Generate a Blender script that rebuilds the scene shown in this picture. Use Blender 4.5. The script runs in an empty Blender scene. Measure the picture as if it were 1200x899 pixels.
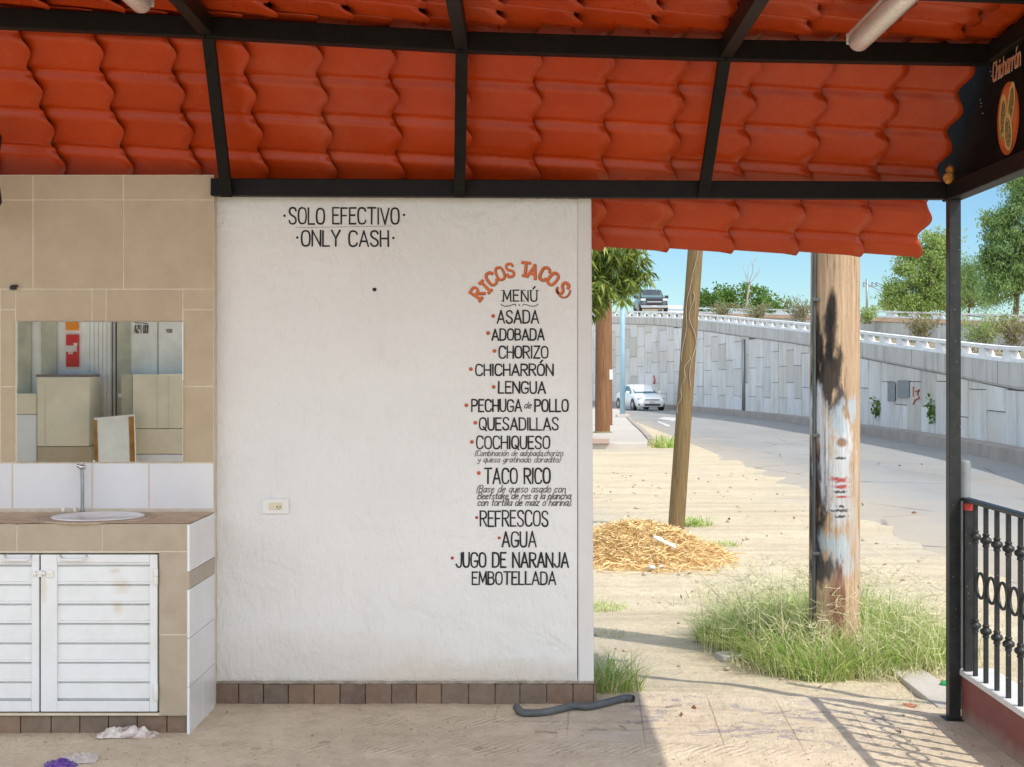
import bpy, math, random
from mathutils import Vector, Matrix
import numpy as np

# ------------------------------------------------------------------ camera, sky, sun, exposure
sc = bpy.context.scene
col = sc.collection
FPX, CX, CY, EYE = 1665.0, 610.0, 438.0, 1.55      # focal length (px of the 1200 px wide photo), axis, eye height
cam_d = bpy.data.cameras.new("camera")
cam = bpy.data.objects.new("camera", cam_d)
col.objects.link(cam)
cam.location = (0, 0, EYE)
cam.rotation_euler = (math.radians(90), 0, 0)
cam_d.sensor_width = 36.0
cam_d.lens = FPX / 1200.0 * 36.0
cam_d.shift_x = -10.0 / 1200.0
cam_d.shift_y = -11.5 / 1200.0
cam_d.clip_start = 0.05
cam_d.clip_end = 3000
sc.camera = cam

SUN = Vector((0.62, -0.46, 1.0)).normalized()
SUN_EL = math.asin(SUN.z)
SKY_V, FILL_CLOUD = 0.85, 13.0
world = bpy.data.worlds.new("World")
sc.world = world
world.use_nodes = True
wn = world.node_tree
for n in list(wn.nodes):
    wn.nodes.remove(n)
sky = wn.nodes.new("ShaderNodeTexSky")
sky.sky_type = 'NISHITA'
sky.sun_disc = False
sky.sun_elevation = SUN_EL
sky.sun_rotation = math.atan2(SUN.x, SUN.y)
sky.altitude = 50
sky.air_density = 1.0
sky.dust_density = 0.15
sky.ozone_density = 1.2
bg = wn.nodes.new("ShaderNodeBackground")
bg.inputs['Strength'].default_value = 0.12
wo = wn.nodes.new("ShaderNodeOutputWorld")
hs_ = wn.nodes.new("ShaderNodeHueSaturation")
hs_.inputs["Saturation"].default_value = 1.05
hs_.inputs['Value'].default_value = SKY_V
tn_ = wn.nodes.new("ShaderNodeMix")
tn_.data_type = 'RGBA'
tn_.blend_type = 'MULTIPLY'
tn_.inputs[0].default_value = 1.0
tn_.inputs[7].default_value = (0.72, 0.93, 1.08, 1)
wn.links.new(sky.outputs[0], tn_.inputs[6])
wn.links.new(tn_.outputs[2], hs_.inputs['Color'])
# bright unseen clouds added south and overhead as fill light, clear sky north
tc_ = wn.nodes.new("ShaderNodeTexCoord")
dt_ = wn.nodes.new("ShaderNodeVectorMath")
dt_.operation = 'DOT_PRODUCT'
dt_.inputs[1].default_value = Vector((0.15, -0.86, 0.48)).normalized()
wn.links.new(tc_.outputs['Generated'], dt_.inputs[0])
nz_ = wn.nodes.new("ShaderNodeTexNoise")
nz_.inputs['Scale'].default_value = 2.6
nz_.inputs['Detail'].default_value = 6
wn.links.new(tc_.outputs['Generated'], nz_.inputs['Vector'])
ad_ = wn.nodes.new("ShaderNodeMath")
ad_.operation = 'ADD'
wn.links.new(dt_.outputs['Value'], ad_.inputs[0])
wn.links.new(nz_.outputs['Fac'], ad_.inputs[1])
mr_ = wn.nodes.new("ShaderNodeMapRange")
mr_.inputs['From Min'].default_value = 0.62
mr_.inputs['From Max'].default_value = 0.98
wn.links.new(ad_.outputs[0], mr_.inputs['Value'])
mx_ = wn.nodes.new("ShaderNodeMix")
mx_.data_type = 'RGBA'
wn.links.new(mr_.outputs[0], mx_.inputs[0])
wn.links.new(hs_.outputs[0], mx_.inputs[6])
mx_.inputs[7].default_value = (FILL_CLOUD * .89, FILL_CLOUD * .985, FILL_CLOUD * 1.10, 1)
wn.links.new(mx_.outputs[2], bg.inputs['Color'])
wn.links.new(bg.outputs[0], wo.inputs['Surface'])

sun_d = bpy.data.lights.new("sun", 'SUN')
sun_d.energy = 3.0
sun_d.angle = math.radians(0.6)
sun_d.color = (1.0, 0.94, 0.84)
sun = bpy.data.objects.new("sun", sun_d)
col.objects.link(sun)
sun.rotation_euler = SUN.to_track_quat('Z', 'Y').to_euler()
sun.location = (20, -15, 30)

sc.view_settings.view_transform = 'Standard'
sc.view_settings.look = 'None'
sc.view_settings.gamma = 1.0
sc.view_settings.exposure = 0.42
sc.view_settings.use_curve_mapping = False
sc.render.engine = 'CYCLES'
sc.cycles.use_denoising = True
sc.cycles.max_bounces = 10
sc.cycles.diffuse_bounces = 6
sc.cycles.glossy_bounces = 4
sc.cycles.sample_clamp_indirect = 8
sc.cycles.caustics_reflective = False
sc.cycles.caustics_refractive = False

R = random.Random(7)
rad = math.radians


def P(px, py, Y):
    return ((px - CX) / FPX * Y, Y, EYE - (py - CY) / FPX * Y)


def sstep(t):
    t = max(0.0, min(1.0, t))
    return t * t * (3 - 2 * t)


def zg(X, Y):
    """height of the ground: flat under the roof, 5 cm lower outside, falling gently down the road"""
    s = sstep((X - 0.4) / 1.6)
    t = sstep((Y - 6.85) / 0.8)
    return -0.05 * max(s, t) - 0.0075 * max(0.0, min(Y, 140.0) - 18.0)


def G(px, py):
    """the point of the ground seen at a pixel"""
    z = 0.0
    for _ in range(60):
        Y = (EYE - z) * FPX / (py - CY)
        X = (px - CX) / FPX * Y
        z = zg(X, Y)
    return (X, Y, z)


# ------------------------------------------------------------------ mesh builder and tagging
class MB:
    def __init__(self):
        self.v, self.f = [], []

    def add(self, vs, fs):
        n = len(self.v)
        self.v.extend([tuple(p) for p in vs])
        self.f.extend([tuple(i + n for i in f) for f in fs])
        return self

    def box(self, x0, x1, y0, y1, z0, z1):
        vs = [(x0, y0, z0), (x1, y0, z0), (x1, y1, z0), (x0, y1, z0), (x0, y0, z1), (x1, y0, z1), (x1, y1, z1), (x0, y1, z1)]
        return self.add(vs, [(0, 3, 2, 1), (4, 5, 6, 7), (0, 1, 5, 4), (1, 2, 6, 5), (2, 3, 7, 6), (3, 0, 4, 7)])

    def bar(self, a, b, w, h, up=(0, 0, 1)):
        a, b = Vector(a), Vector(b)
        d = (b - a).normalized()
        s = d.cross(Vector(up)).normalized() * (w / 2)
        t = s.cross(d).normalized() * (h / 2)
        vs = []
        for p in (a, b):
            vs += [p - s - t, p + s - t, p + s + t, p - s + t]
        return self.add(vs, [(0, 1, 2, 3), (7, 6, 5, 4), (0, 4, 5, 1), (1, 5, 6, 2), (2, 6, 7, 3), (3, 7, 4, 0)])

    def tube(self, pts, r, n=12, caps=True):
        pts = [Vector(p) for p in pts]
        m = len(pts)
        rs = r if isinstance(r, (list, tuple)) else [r] * m
        rings, prev = [], None
        for i, p in enumerate(pts):
            d = (pts[min(i + 1, m - 1)] - pts[max(i - 1, 0)]).normalized()
            if prev is None:
                s = d.cross(Vector((0, 0, 1)))
                if s.length < 1e-3:
                    s = d.cross(Vector((0, 1, 0)))
            else:
                s = prev - d * prev.dot(d)
            s.normalize()
            prev = s
            t = d.cross(s)
            rings.append([p + (s * math.cos(2 * math.pi * k / n) + t * math.sin(2 * math.pi * k / n)) * rs[i] for k in range(n)])
        vs = [q for rg in rings for q in rg]
        fs = []
        for i in range(m - 1):
            for k in range(n):
                a, b = i * n + k, i * n + (k + 1) % n
                fs.append((a, a + n, b + n, b))
        if caps:
            fs.append(tuple(range(n)))
            fs.append(tuple(range((m - 1) * n + n - 1, (m - 1) * n - 1, -1)))
        return self.add(vs, fs)

    def lathe(self, prof, c=(0, 0, 0), n=16):
        """profile [(radius, z)...] spun about the vertical through c"""
        vs, fs = [], []
        for r, z in prof:
            for k in range(n):
                a = 2 * math.pi * k / n
                vs.append((c[0] + r * math.cos(a), c[1] + r * math.sin(a), c[2] + z))
        m = len(prof)
        for i in range(m - 1):
            for k in range(n):
                a, b = i * n + k, i * n + (k + 1) % n
                fs.append((a, b, b + n, a + n))
        fs.append(tuple(range(n - 1, -1, -1)))
        fs.append(tuple(range((m - 1) * n, m * n)))
        return self.add(vs, fs)

    def grid(self, fn, nu, nv):
        vs = [fn(i / nu, j / nv) for j in range(nv + 1) for i in range(nu + 1)]
        w = nu + 1
        return self.add(vs, [(j * w + i, j * w + i + 1, (j + 1) * w + i + 1, (j + 1) * w + i) for j in range(nv) for i in range(nu)])

    def prism(self, poly, off):
        """flat polygon (3D points) pushed along the vector off"""
        off = Vector(off)
        n = len(poly)
        vs = [Vector(p) for p in poly] + [Vector(p) + off for p in poly]
        fs = [tuple(range(n)), tuple(range(2 * n - 1, n - 1, -1))]
        fs += [(i, i + n, (i + 1) % n + n, (i + 1) % n) for i in range(n)]
        return self.add(vs, fs)

    def ball(self, c, r, nu=14, nv=9, sc_=(1, 1, 1), jit=0, rnd=None):
        vs, fs = [], []
        for j in range(nv + 1):
            th = math.pi * j / nv
            for i in range(nu):
                ph = 2 * math.pi * i / nu
                k = 1 + (rnd.uniform(-jit, jit) if rnd else 0)
                vs.append((c[0] + r * sc_[0] * k * math.sin(th) * math.cos(ph), c[1] + r * sc_[1] * k * math.sin(th) * math.sin(ph), c[2] + r * sc_[2] * k * math.cos(th)))
        for j in range(nv):
            for i in range(nu):
                a, b = j * nu + i, j * nu + (i + 1) % nu
                fs.append((a, a + nu, b + nu, b))
        return self.add(vs, fs)

    def build(self, name, mat, parent=None, bevel=0.0, smooth=False, local=False, origin=None, seg=2, recalc=False, angle=None):
        vs = np.array(self.v, dtype=float).reshape(-1, 3)
        off = np.zeros(3)
        if parent is not None and not local:
            p = parent
            while p is not None:
                off += np.array(p.location)
                p = p.parent
        loc = (0, 0, 0)
        if parent is None:
            if origin is None:
                lo, hi = vs.min(0), vs.max(0)
                origin = ((lo[0] + hi[0]) / 2, (lo[1] + hi[1]) / 2, lo[2])
            off = np.array(origin, dtype=float)
            loc = tuple(origin)
        vs = vs - off
        me = bpy.data.meshes.new(name)
        me.from_pydata(vs.tolist(), [], self.f)
        me.validate()
        if recalc:
            import bmesh
            bm = bmesh.new()
            bm.from_mesh(me)
            bmesh.ops.recalc_face_normals(bm, faces=bm.faces)
            bm.to_mesh(me)
            bm.free()
        if smooth:
            me.polygons.foreach_set('use_smooth', [True] * len(me.polygons))
        me.update()
        me.materials.append(mat)
        o = bpy.data.objects.new(name, me)
        col.objects.link(o)
        o.location = loc
        if parent is not None:
            o.parent = parent
        if smooth and angle:
            me.set_sharp_from_angle(angle=rad(angle))
        if bevel:
            b = o.modifiers.new("bevel", 'BEVEL')
            b.width = bevel
            b.segments = seg
            b.limit_method = 'ANGLE'
            b.angle_limit = rad(35)
        return o


def tag(o, label=None, cat=None, group=None, kind=None):
    if label: o['label'] = label
    if cat: o['category'] = cat
    if group: o['group'] = group
    if kind: o['kind'] = kind
    return o


def thing(name, label, cat, loc=(0, 0, 0), group=None, rz=0.0):
    o = bpy.data.objects.new(name, None)
    col.objects.link(o)
    o.empty_display_size = 0.1
    o.location = loc
    o.rotation_euler = (0, 0, rz)
    return tag(o, label, cat, group)


def copy_tree(o, parent=None):
    c = o.copy()
    col.objects.link(c)
    if parent is not None:
        c.parent = parent
    for ch in list(o.children):
        copy_tree(ch, c)
    return c


# ------------------------------------------------------------------ materials
class Mat:
    def __init__(self, name, color=(.5, .5, .5), rough=.6, metal=0.0, spec=.5):
        m = bpy.data.materials.new(name)
        m.use_nodes = True
        self.m, self.nt = m, m.node_tree
        self.b = next(n for n in self.nt.nodes if n.type == 'BSDF_PRINCIPLED')
        self.b.inputs['Base Color'].default_value = (*color, 1)
        self.b.inputs['Roughness'].default_value = rough
        self.b.inputs['Metallic'].default_value = metal
        self.b.inputs['Specular IOR Level'].default_value = spec
        self.out = next(n for n in self.nt.nodes if n.type == 'OUTPUT_MATERIAL')

    def n(self, t, **kw):
        x = self.nt.nodes.new(t)
        for k, v in kw.items():
            setattr(x, k, v)
        return x

    def l(self, a, b):
        self.nt.links.new(a, b)

    def setin(self, s, v):
        if hasattr(v, 'links') or hasattr(v, 'is_output'):
            self.l(v, s)
        elif isinstance(v, (tuple, list)) and len(v) == 3 and s.type == 'RGBA':
            s.default_value = (*v, 1)
        else:
            s.default_value = v

    def pos(self, scale=(1, 1, 1), obj=False):
        src = self.n('ShaderNodeTexCoord').outputs['Object'] if obj else self.n('ShaderNodeNewGeometry').outputs['Position']
        mp = self.n('ShaderNodeMapping')
        mp.inputs['Scale'].default_value = scale
        self.l(src, mp.inputs['Vector'])
        return mp.outputs[0]

    def noise(self, scale, detail=4, rough=.55, vscale=(1, 1, 1), obj=False, dist=0.0):
        t = self.n('ShaderNodeTexNoise')
        t.inputs['Scale'].default_value = scale
        t.inputs['Detail'].default_value = detail
        t.inputs['Roughness'].default_value = rough
        t.inputs['Distortion'].default_value = dist
        self.l(self.pos(vscale, obj), t.inputs['Vector'])
        return t.outputs['Fac']

    def voro(self, scale, vscale=(1, 1, 1), obj=False, feature='F1'):
        t = self.n('ShaderNodeTexVoronoi')
        t.feature = feature
        t.inputs['Scale'].default_value = scale
        self.l(self.pos(vscale, obj), t.inputs['Vector'])
        return t.outputs['Distance']

    def rng(self, fac, a, b, c=0.0, d=1.0):
        t = self.n('ShaderNodeMapRange')
        t.inputs['From Min'].default_value = a
        t.inputs['From Max'].default_value = b
        t.inputs['To Min'].default_value = c
        t.inputs['To Max'].default_value = d
        self.l(fac, t.inputs['Value'])
        return t.outputs[0]

    def math(self, op, a, b=0.0):
        t = self.n('ShaderNodeMath', operation=op)
        self.setin(t.inputs[0], a)
        self.setin(t.inputs[1], b)
        return t.outputs[0]

    def mix(self, fac, a, b, blend='MIX'):
        t = self.n('ShaderNodeMix', data_type='RGBA', blend_type=blend)
        self.setin(t.inputs[0], fac)
        self.setin(t.inputs[6], a)
        self.setin(t.inputs[7], b)
        return t.outputs[2]

    def ramp(self, fac, stops):
        t = self.n('ShaderNodeValToRGB')
        e = t.color_ramp.elements
        while len(e) < len(stops):
            e.new(0.5)
        for k, (p, c) in enumerate(stops):
            e[k].position = p
            e[k].color = (*c, 1)
        self.l(fac, t.inputs[0])
        return t.outputs[0]

    def island(self):
        return self.n('ShaderNodeNewGeometry').outputs['Random Per Island']

    def spot(self, c, r, namt=.5, nscale=6.0, soft=.35, vscale=(1, 1, 1)):
        """1 inside a ragged ellipsoid about c (world), 0 outside"""
        g = self.n('ShaderNodeNewGeometry').outputs['Position']
        s = self.n('ShaderNodeVectorMath', operation='SUBTRACT')
        self.l(g, s.inputs[0])
        s.inputs[1].default_value = c
        d = self.n('ShaderNodeVectorMath', operation='DIVIDE')
        self.l(s.outputs[0], d.inputs[0])
        d.inputs[1].default_value = r
        ln = self.n('ShaderNodeVectorMath', operation='LENGTH')
        self.l(d.outputs[0], ln.inputs[0])
        nz = self.noise(nscale, 5, .6, vscale)
        nz = self.math('MULTIPLY', self.math('SUBTRACT', nz, .5), namt * 2)
        return self.rng(self.math('ADD', ln.outputs['Value'], nz), 1.0, 1.0 - soft)

    def color(self, v):
        self.setin(self.b.inputs['Base Color'], v)
        return self

    def rough(self, v):
        self.setin(self.b.inputs['Roughness'], v)
        return self

    def bump(self, h, strength=.3, dist=.01):
        t = self.n('ShaderNodeBump')
        t.inputs['Strength'].default_value = strength
        t.inputs['Distance'].default_value = dist
        self.l(h, t.inputs['Height'])
        if self.b.inputs['Normal'].is_linked:
            self.l(self.b.inputs['Normal'].links[0].from_socket, t.inputs['Normal'])
        self.l(t.outputs[0], self.b.inputs['Normal'])
        return self


def mottled(name, c1, c2, scale=8, rough=.6, bump=0, bscale=None, vscale=(1, 1, 1), obj=False, metal=0, spec=.5, bdist=.004):
    k = Mat(name, c1, rough, metal, spec)
    k.color(k.mix(k.rng(k.noise(scale, 5, .6, vscale, obj), .3, .7), c1, c2))
    if bump:
        k.bump(k.noise(bscale or scale * 6, 4, .6, vscale, obj), bump, bdist)
    return k.m


M = {}
# plaster of the menu wall: trowel strokes, grain, a few grey smudges
k = Mat('white_plaster', rough=.75, spec=.3)
n1 = k.noise(1.6, 5, .6)
c = k.mix(k.rng(n1, .3, .72), (.77, .755, .725), (.71, .695, .66))
c = k.mix(k.rng(k.noise(9, 6, .7), .56, .78, 0, .35), c, (.60, .57, .52))
c = k.mix(k.math('MULTIPLY', k.rng(k.voro(13), .06, .0), .55), c, (.40, .35, .29))
c = k.mix(k.math('MULTIPLY', k.spot((-.6, 6.67, .13), (1.4, .3, .10), .9, 14, .9), .55), c, (.52, .45, .36))
c = k.mix(k.spot((-.85, 6.67, .2), (.9, .3, .17), .6, 4, .9), c, (.66, .62, .56))
c = k.mix(k.rng(k.noise(2.4, 6, .75, (1, 1, .3)), .60, .80, 0, .4), c, (.62, .57, .49))
c = k.mix(k.spot((-.2, 6.67, .12), (.9, .3, .1), .6, 5, .9), c, (.62, .56, .48))
k.color(c)
k.bump(k.noise(26, 3, .5, (1, 1, .35), dist=1.4), .55, .009)
k.bump(k.noise(9, 4, .55, (1, 1, .5), dist=2.5), .42, .018)
k.bump(k.noise(3.2, 4, .6, dist=2.0), .5, .03)
k.bump(k.noise(150, 3, .6), .4, .002)
M['plaster'] = k.m
M['pilaster'] = mottled('pilaster_plaster', (.70, .68, .655), (.63, .60, .565), 3, .7, .25, 40)
M['plaster_dark'] = mottled('crumbling_plaster', (.42, .36, .29), (.20, .16, .12), 18, .9, .8, 50)
k = Mat('beige_tile', rough=.38, spec=.45)
c = k.mix(k.rng(k.noise(7, 6, .65), .3, .7), (.41, .32, .205), (.48, .38, .25))
c = k.mix(k.rng(k.island(), 0, 1, 0, .22), c, (.36, .275, .17))
k.color(c)
k.rough(k.rng(k.noise(20, 4), .3, .7, .3, .5))
M['beige_tile'] = k.m
k = Mat('white_tile', rough=.22)
c = k.mix(k.rng(k.noise(3, 5, .6), .35, .75), (.74, .74, .745), (.66, .655, .65))
k.color(k.mix(k.rng(k.island(), 0, 1, 0, .25), c, (.62, .61, .605)))
M['white_tile'] = k.m
M['front_tile'] = mottled('greyish_beige_tile', (.40, .335, .25), (.345, .28, .20), 9, .4)
M['grout'] = mottled('tile_grout', (.66, .58, .45), (.54, .46, .35), 30, .9, .3, 120)
M['grout_white'] = mottled('pale_grout', (.50, .47, .43), (.40, .37, .33), 30, .9, .3, 120)
k = Mat('plinth_tile', rough=.55)
c = k.ramp(k.island(), [(0, (.085, .058, .043)), (.3, (.155, .092, .058)), (.55, (.21, .13, .08)), (.8, (.11, .082, .064)), (1, (.17, .115, .076))])
c = k.mix(k.rng(k.noise(22, 6, .7), .4, .75, 0, .6), c, (.25, .19, .14))
k.color(c)
k.bump(k.noise(60, 4), .3, .004)
M['plinth'] = k.m
k = Mat('door_paint', rough=.38)
c = k.mix(k.rng(k.noise(5, 6, .7), .45, .8), (.70, .71, .71), (.62, .62, .60))
for (cx, cz, rx, rz) in ((-1.742, .702, .03, .016), (-1.712, .640, .05, .045), (-1.730, .545, .032, .04), (-2.045, .63, .022, .08)):
    c = k.mix(k.math('MULTIPLY', k.spot((cx, 6.05, cz), (rx, .3, rz), .8, 40, .9), .5), c, (.50, .38, .2))
c = k.mix(k.rng(k.voro(24), .07, 0, 0, .5), c, (.45, .42, .38))
c = k.mix(k.rng(k.noise(3, 6, .7, (1, 1, .25)), .55, .78, 0, .35), c, (.48, .44, .36))
k.color(c)
M['door'] = k.m
M['black_steel'] = mottled('black_painted_steel', (.007, .006, .006), (.012, .010, .008), 14, .5, .12, 60, spec=.14)
k = Mat('worn_black_steel', rough=.45, spec=.35)
c = k.mix(k.rng(k.noise(20, 5, .6), .3, .7), (.009, .010, .010), (.025, .025, .024))
c = k.mix(k.rng(k.voro(38), .09, .04, 0, .75), c, (.45, .44, .42))
c = k.mix(k.rng(k.noise(9, 6, .7, (1, 1, .4)), .6, .75, 0, .35), c, (.16, .10, .07))
k.color(c)
M['post_steel'] = k.m
k = Mat('red_roof_tile', rough=.42, spec=.36)
c = k.mix(k.rng(k.noise(2.2, 5, .6), .3, .7), (.50, .052, .004), (.39, .036, .003))
c = k.mix(k.rng(k.island(), 0, 1, 0, .30), c, (.30, .032, .005))
c = k.mix(k.rng(k.noise(1.3, 6, .7, (1, 1, .6)), .55, .75, 0, .35), c, (.50, .13, .055))
c = k.mix(k.rng(k.noise(30, 5, .7), .55, .85, 0, .35), c, (.50, .16, .07))
c = k.mix(k.rng(k.voro(18), .05, 0, 0, .5), c, (.55, .35, .22))
k.color(c)
k.rough(k.rng(k.noise(6, 4), .3, .7, .24, .42))
k.bump(k.noise(5, 3), .25, .01)
M['roof'] = k.m


def sand_nodes(k, base=((.50, .385, .25), (.40, .30, .19))):
    c = k.mix(k.rng(k.noise(.9, 6, .65), .3, .7), base[0], base[1])
    c = k.mix(k.rng(k.noise(7, 6, .7), .45, .8, 0, .55), c, (.33, .25, .16))
    c = k.mix(k.rng(k.noise(38, 4, .7), .5, .8, 0, .5), c, (.60, .49, .35))
    c = k.mix(k.rng(k.voro(42), .14, .0, 0, .55), c, (.22, .165, .11))
    return c


def sand_bump(k, a=1.0):
    k.bump(k.noise(4.5, 5, .65, dist=.6), .6 * a, .05)
    k.bump(k.noise(13, 5, .7, (1, .5, 1), dist=1.6), .8 * a, .035)
    k.bump(k.noise(30, 5, .7, (1, .55, 1), dist=.8), .9 * a, .022)
    k.bump(k.noise(130, 3, .6), .5 * a, .006)


k = Mat('sandy_ground', rough=.95, spec=.1)
c = sand_nodes(k, ((.60, .51, .365), (.52, .43, .30)))
c = k.mix(k.rng(k.noise(.35, 5, .6, (1, .5, 1)), .52, .68, 0, .75), c, (.42, .38, .32))
c = k.mix(k.rng(k.noise(1.0, 6, .7, (.22, 2.6, 1), dist=.4), .48, .68, 0, .8), c, (.40, .33, .235))
c = k.mix(k.rng(k.noise(2.3, 6, .75), .56, .74, 0, .6), c, (.43, .36, .27))
k.color(c)
sand_bump(k, .6)
M['ground'] = k.m

k = Mat('dusty_floor', rough=.9, spec=.15)
sand = sand_nodes(k, ((.68, .575, .43), (.58, .48, .35)))
br = k.n('ShaderNodeTexBrick')
br.offset = 0.0
br.inputs['Scale'].default_value = 1.0
br.inputs['Brick Width'].default_value = .33
br.inputs['Row Height'].default_value = .33
br.inputs['Mortar Size'].default_value = .004
br.inputs['Color1'].default_value = (.30, .265, .275, 1)
br.inputs['Color2'].default_value = (.40, .36, .34, 1)
br.inputs['Mortar'].default_value = (.20, .16, .12, 1)
br.inputs['Bias'].default_value = -.1
mp = k.n('ShaderNodeMapping')
mp.inputs['Rotation'].default_value = (0, 0, rad(3))
mp.inputs['Location'].default_value = (.12, -.03, 0)
k.l(k.n('ShaderNodeNewGeometry').outputs['Position'], mp.inputs['Vector'])
k.l(mp.outputs[0], br.inputs['Vector'])
tilec = k.mix(k.rng(k.noise(60, 3), .35, .7, 0, .6), br.outputs['Color'], (.34, .27, .24))
reg = k.spot((1.0, 6.42, -.02), (1.25, .62, 1), .5, 3.0, .5)
patch = k.rng(k.noise(4.2, 6, .72, (1.0, 1.6, 1), dist=.9), .53, .60)
mask = k.math('MULTIPLY', reg, patch)
c = k.mix(k.math('MULTIPLY', mask, .9), sand, tilec)
c = k.mix(k.math('MULTIPLY', k.math('MULTIPLY', k.spot((.42, 6.05, 0), (.22, .13, 1), .25, 8, .4), .8), .75), c, (.60, .53, .44))
jo = k.rng(br.outputs['Fac'], 0, 1)
c = k.mix(k.math('MULTIPLY', k.math('MULTIPLY', jo, reg), .55), c, (.24, .18, .13))
c = k.mix(k.rng(k.noise(1.1, 5, .6), .45, .75, 0, .45), c, (.40, .32, .225))
k.color(c)
sand_bump(k, .62)
wv = k.n('ShaderNodeTexWave')
wv.inputs['Scale'].default_value = 9.0
wv.inputs['Distortion'].default_value = 3.0
wv.inputs['Detail'].default_value = 2.0
mp2 = k.n('ShaderNodeMapping')
mp2.inputs['Rotation'].default_value = (0, 0, rad(38))
k.l(k.n('ShaderNodeNewGeometry').outputs['Position'], mp2.inputs['Vector'])
k.l(mp2.outputs[0], wv.inputs['Vector'])
tr_ = k.math('MAXIMUM', k.spot((-.1, 5.86, 0), (1.7, .13, 1), .5, 3, .5), k.spot((-.5, 6.32, 0), (.9, .11, 1), .6, 3, .5))
k.bump(k.math('MULTIPLY', k.math('MULTIPLY', wv.outputs['Fac'], tr_), k.rng(k.noise(5, 4), .4, .65)), .5, .018)
M['floor'] = k.m

k = Mat('asphalt_road', rough=.9, spec=.2)
c = k.mix(k.rng(k.noise(.5, 6, .65, (1, .35, 1)), .3, .7), (.32, .312, .30), (.25, .245, .238))
c = k.mix(k.rng(k.noise(60, 4, .7), .4, .8), c, (.23, .22, .21))
dusty = k.rng(k.noise(.8, 6, .7, (1, .3, 1)), .5, .72, 0, .7)
gx = k.n('ShaderNodeSeparateXYZ')
k.l(k.n('ShaderNodeNewGeometry').outputs['Position'], gx.inputs[0])
edge = k.rng(k.math('ADD', gx.outputs[0], k.math('MULTIPLY', k.noise(1.1, 8, .75), 2.2)), 6.6, 3.9)
c = k.mix(k.math('MULTIPLY', dusty, .5), c, (.36, .30, .22))
c = k.mix(k.math('MULTIPLY', edge, .92), c, (.47, .38, .27))
cr = k.voro(.55, (1, .6, 1), feature='DISTANCE_TO_EDGE')
c = k.mix(k.math('MULTIPLY', k.rng(cr, .012, .004), k.rng(k.noise(.6, 4), .45, .6, 0, .8)), c, (.07, .068, .065))
c = k.mix(k.rng(k.noise(.28, 5, .7, (1, .25, 1)), .56, .72, 0, .4), c, (.17, .167, .162))
k.color(c)
k.bump(k.noise(90, 3), .5, .01)
M['asphalt'] = k.m
M['road_paint'] = mottled('worn_road_paint', (.62, .60, .55), (.36, .34, .31), 9, .8)
k = Mat('old_concrete', rough=.88, spec=.2)
c = k.mix(k.rng(k.noise(1.3, 6, .65), .3, .7), (.58, .565, .53), (.48, .465, .435))
c = k.mix(k.rng(k.noise(3, 5, .7, (1, 1, .12)), .5, .72, 0, .75), c, (.215, .205, .19))
k.color(c)
k.bump(k.noise(30, 4), .3, .02)
M['concrete'] = k.m
M['sidewalk'] = mottled('pavement_concrete', (.50, .455, .40), (.42, .375, .32), 2, .9, .4, 40, bdist=.01)
k = Mat('wall_panel_concrete', rough=.85, spec=.2)
c = k.ramp(k.island(), [(0, (.64, .65, .65)), (.42, (.72, .725, .72)), (.68, (.66, .66, .645)), (.86, (.62, .61, .585)), (.96, (.52, .505, .475)), (1, (.56, .545, .515))])
c = k.mix(k.rng(k.noise(.5, 5, .6), .42, .72, 0, .7), c, (.58, .52, .43))
c = k.mix(k.rng(k.noise(2.2, 6, .7, (1, 1, .3)), .5, .76, 0, .65), c, (.33, .31, .28))
c = k.mix(k.rng(k.noise(1.2, 6, .75, (1, 1, .08)), .52, .7, 0, .55), c, (.40, .38, .345))
k.color(c)
k.bump(k.noise(18, 5), .35, .03)
M['panel'] = k.m
M['joint'] = mottled('panel_joint', (.12, .11, .10), (.2, .185, .165), 4, .95)
M['barrier'] = mottled('barrier_white_paint', (.80, .80, .79), (.66, .655, .64), 2.5, .6)
M['kerb_red'] = mottled('faded_red_kerb', (.38, .25, .20), (.40, .34, .29), 1.2, .9, .4, 30)
M['kerb'] = mottled('kerb_concrete', (.37, .325, .285), (.29, .235, .20), 1.5, .9, .4, 30)
k = Mat('red_wall_paint', rough=.7)
c = k.mix(k.rng(k.noise(4, 6, .65), .3, .72), (.25, .066, .050), (.19, .05, .04))
c = k.mix(k.rng(k.noise(40, 5, .7), .58, .8, 0, .6), c, (.32, .17, .13))
c = k.mix(k.spot((2.04, 6.1, -.05), (.3, 1.5, .09), .5, 9, .9), c, (.34, .25, .18))
k.color(c)
k.bump(k.noise(45, 4), .5, .006)
M['red_wall'] = k.m
M['sill'] = mottled('sill_tile', (.72, .70, .68), (.60, .57, .54), 9, .4)
M['galv'] = mottled('galvanised_steel', (.36, .37, .37), (.26, .27, .27), 14, .42, metal=.75)
M['chrome'] = Mat('dull_chrome', (.55, .55, .53), .25, 1.0).m
M['ceramic'] = mottled('ceramic', (.78, .79, .79), (.66, .655, .63), 12, .15)
M['counter'] = mottled('dusty_counter', (.62, .48, .33), (.44, .32, .20), 13, .7, .5, 60)
M['ring'] = mottled('old_sealant', (.52, .44, .33), (.34, .25, .16), 18, .8, .5, 60)
M['mirror'] = Mat('mirror_silver', (.98, .95, .86), .012, 1.0).m
M['plastic_white'] = mottled('white_plastic', (.76, .75, .71), (.70, .68, .62), 8, .4)
M['plastic_cream'] = Mat('cream_plastic', (.66, .58, .40), .4).m
M['black'] = Mat('black_paint', (.012, .011, .011), .6).m
k = Mat('sign_black', rough=.6, spec=.03)
k.color(k.mix(k.rng(k.noise(6, 5), .45, .8), (.006, .005, .005), (.02, .015, .011)))
M['sign'] = k.m
k = Mat('letter_black', rough=.65)
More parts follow.
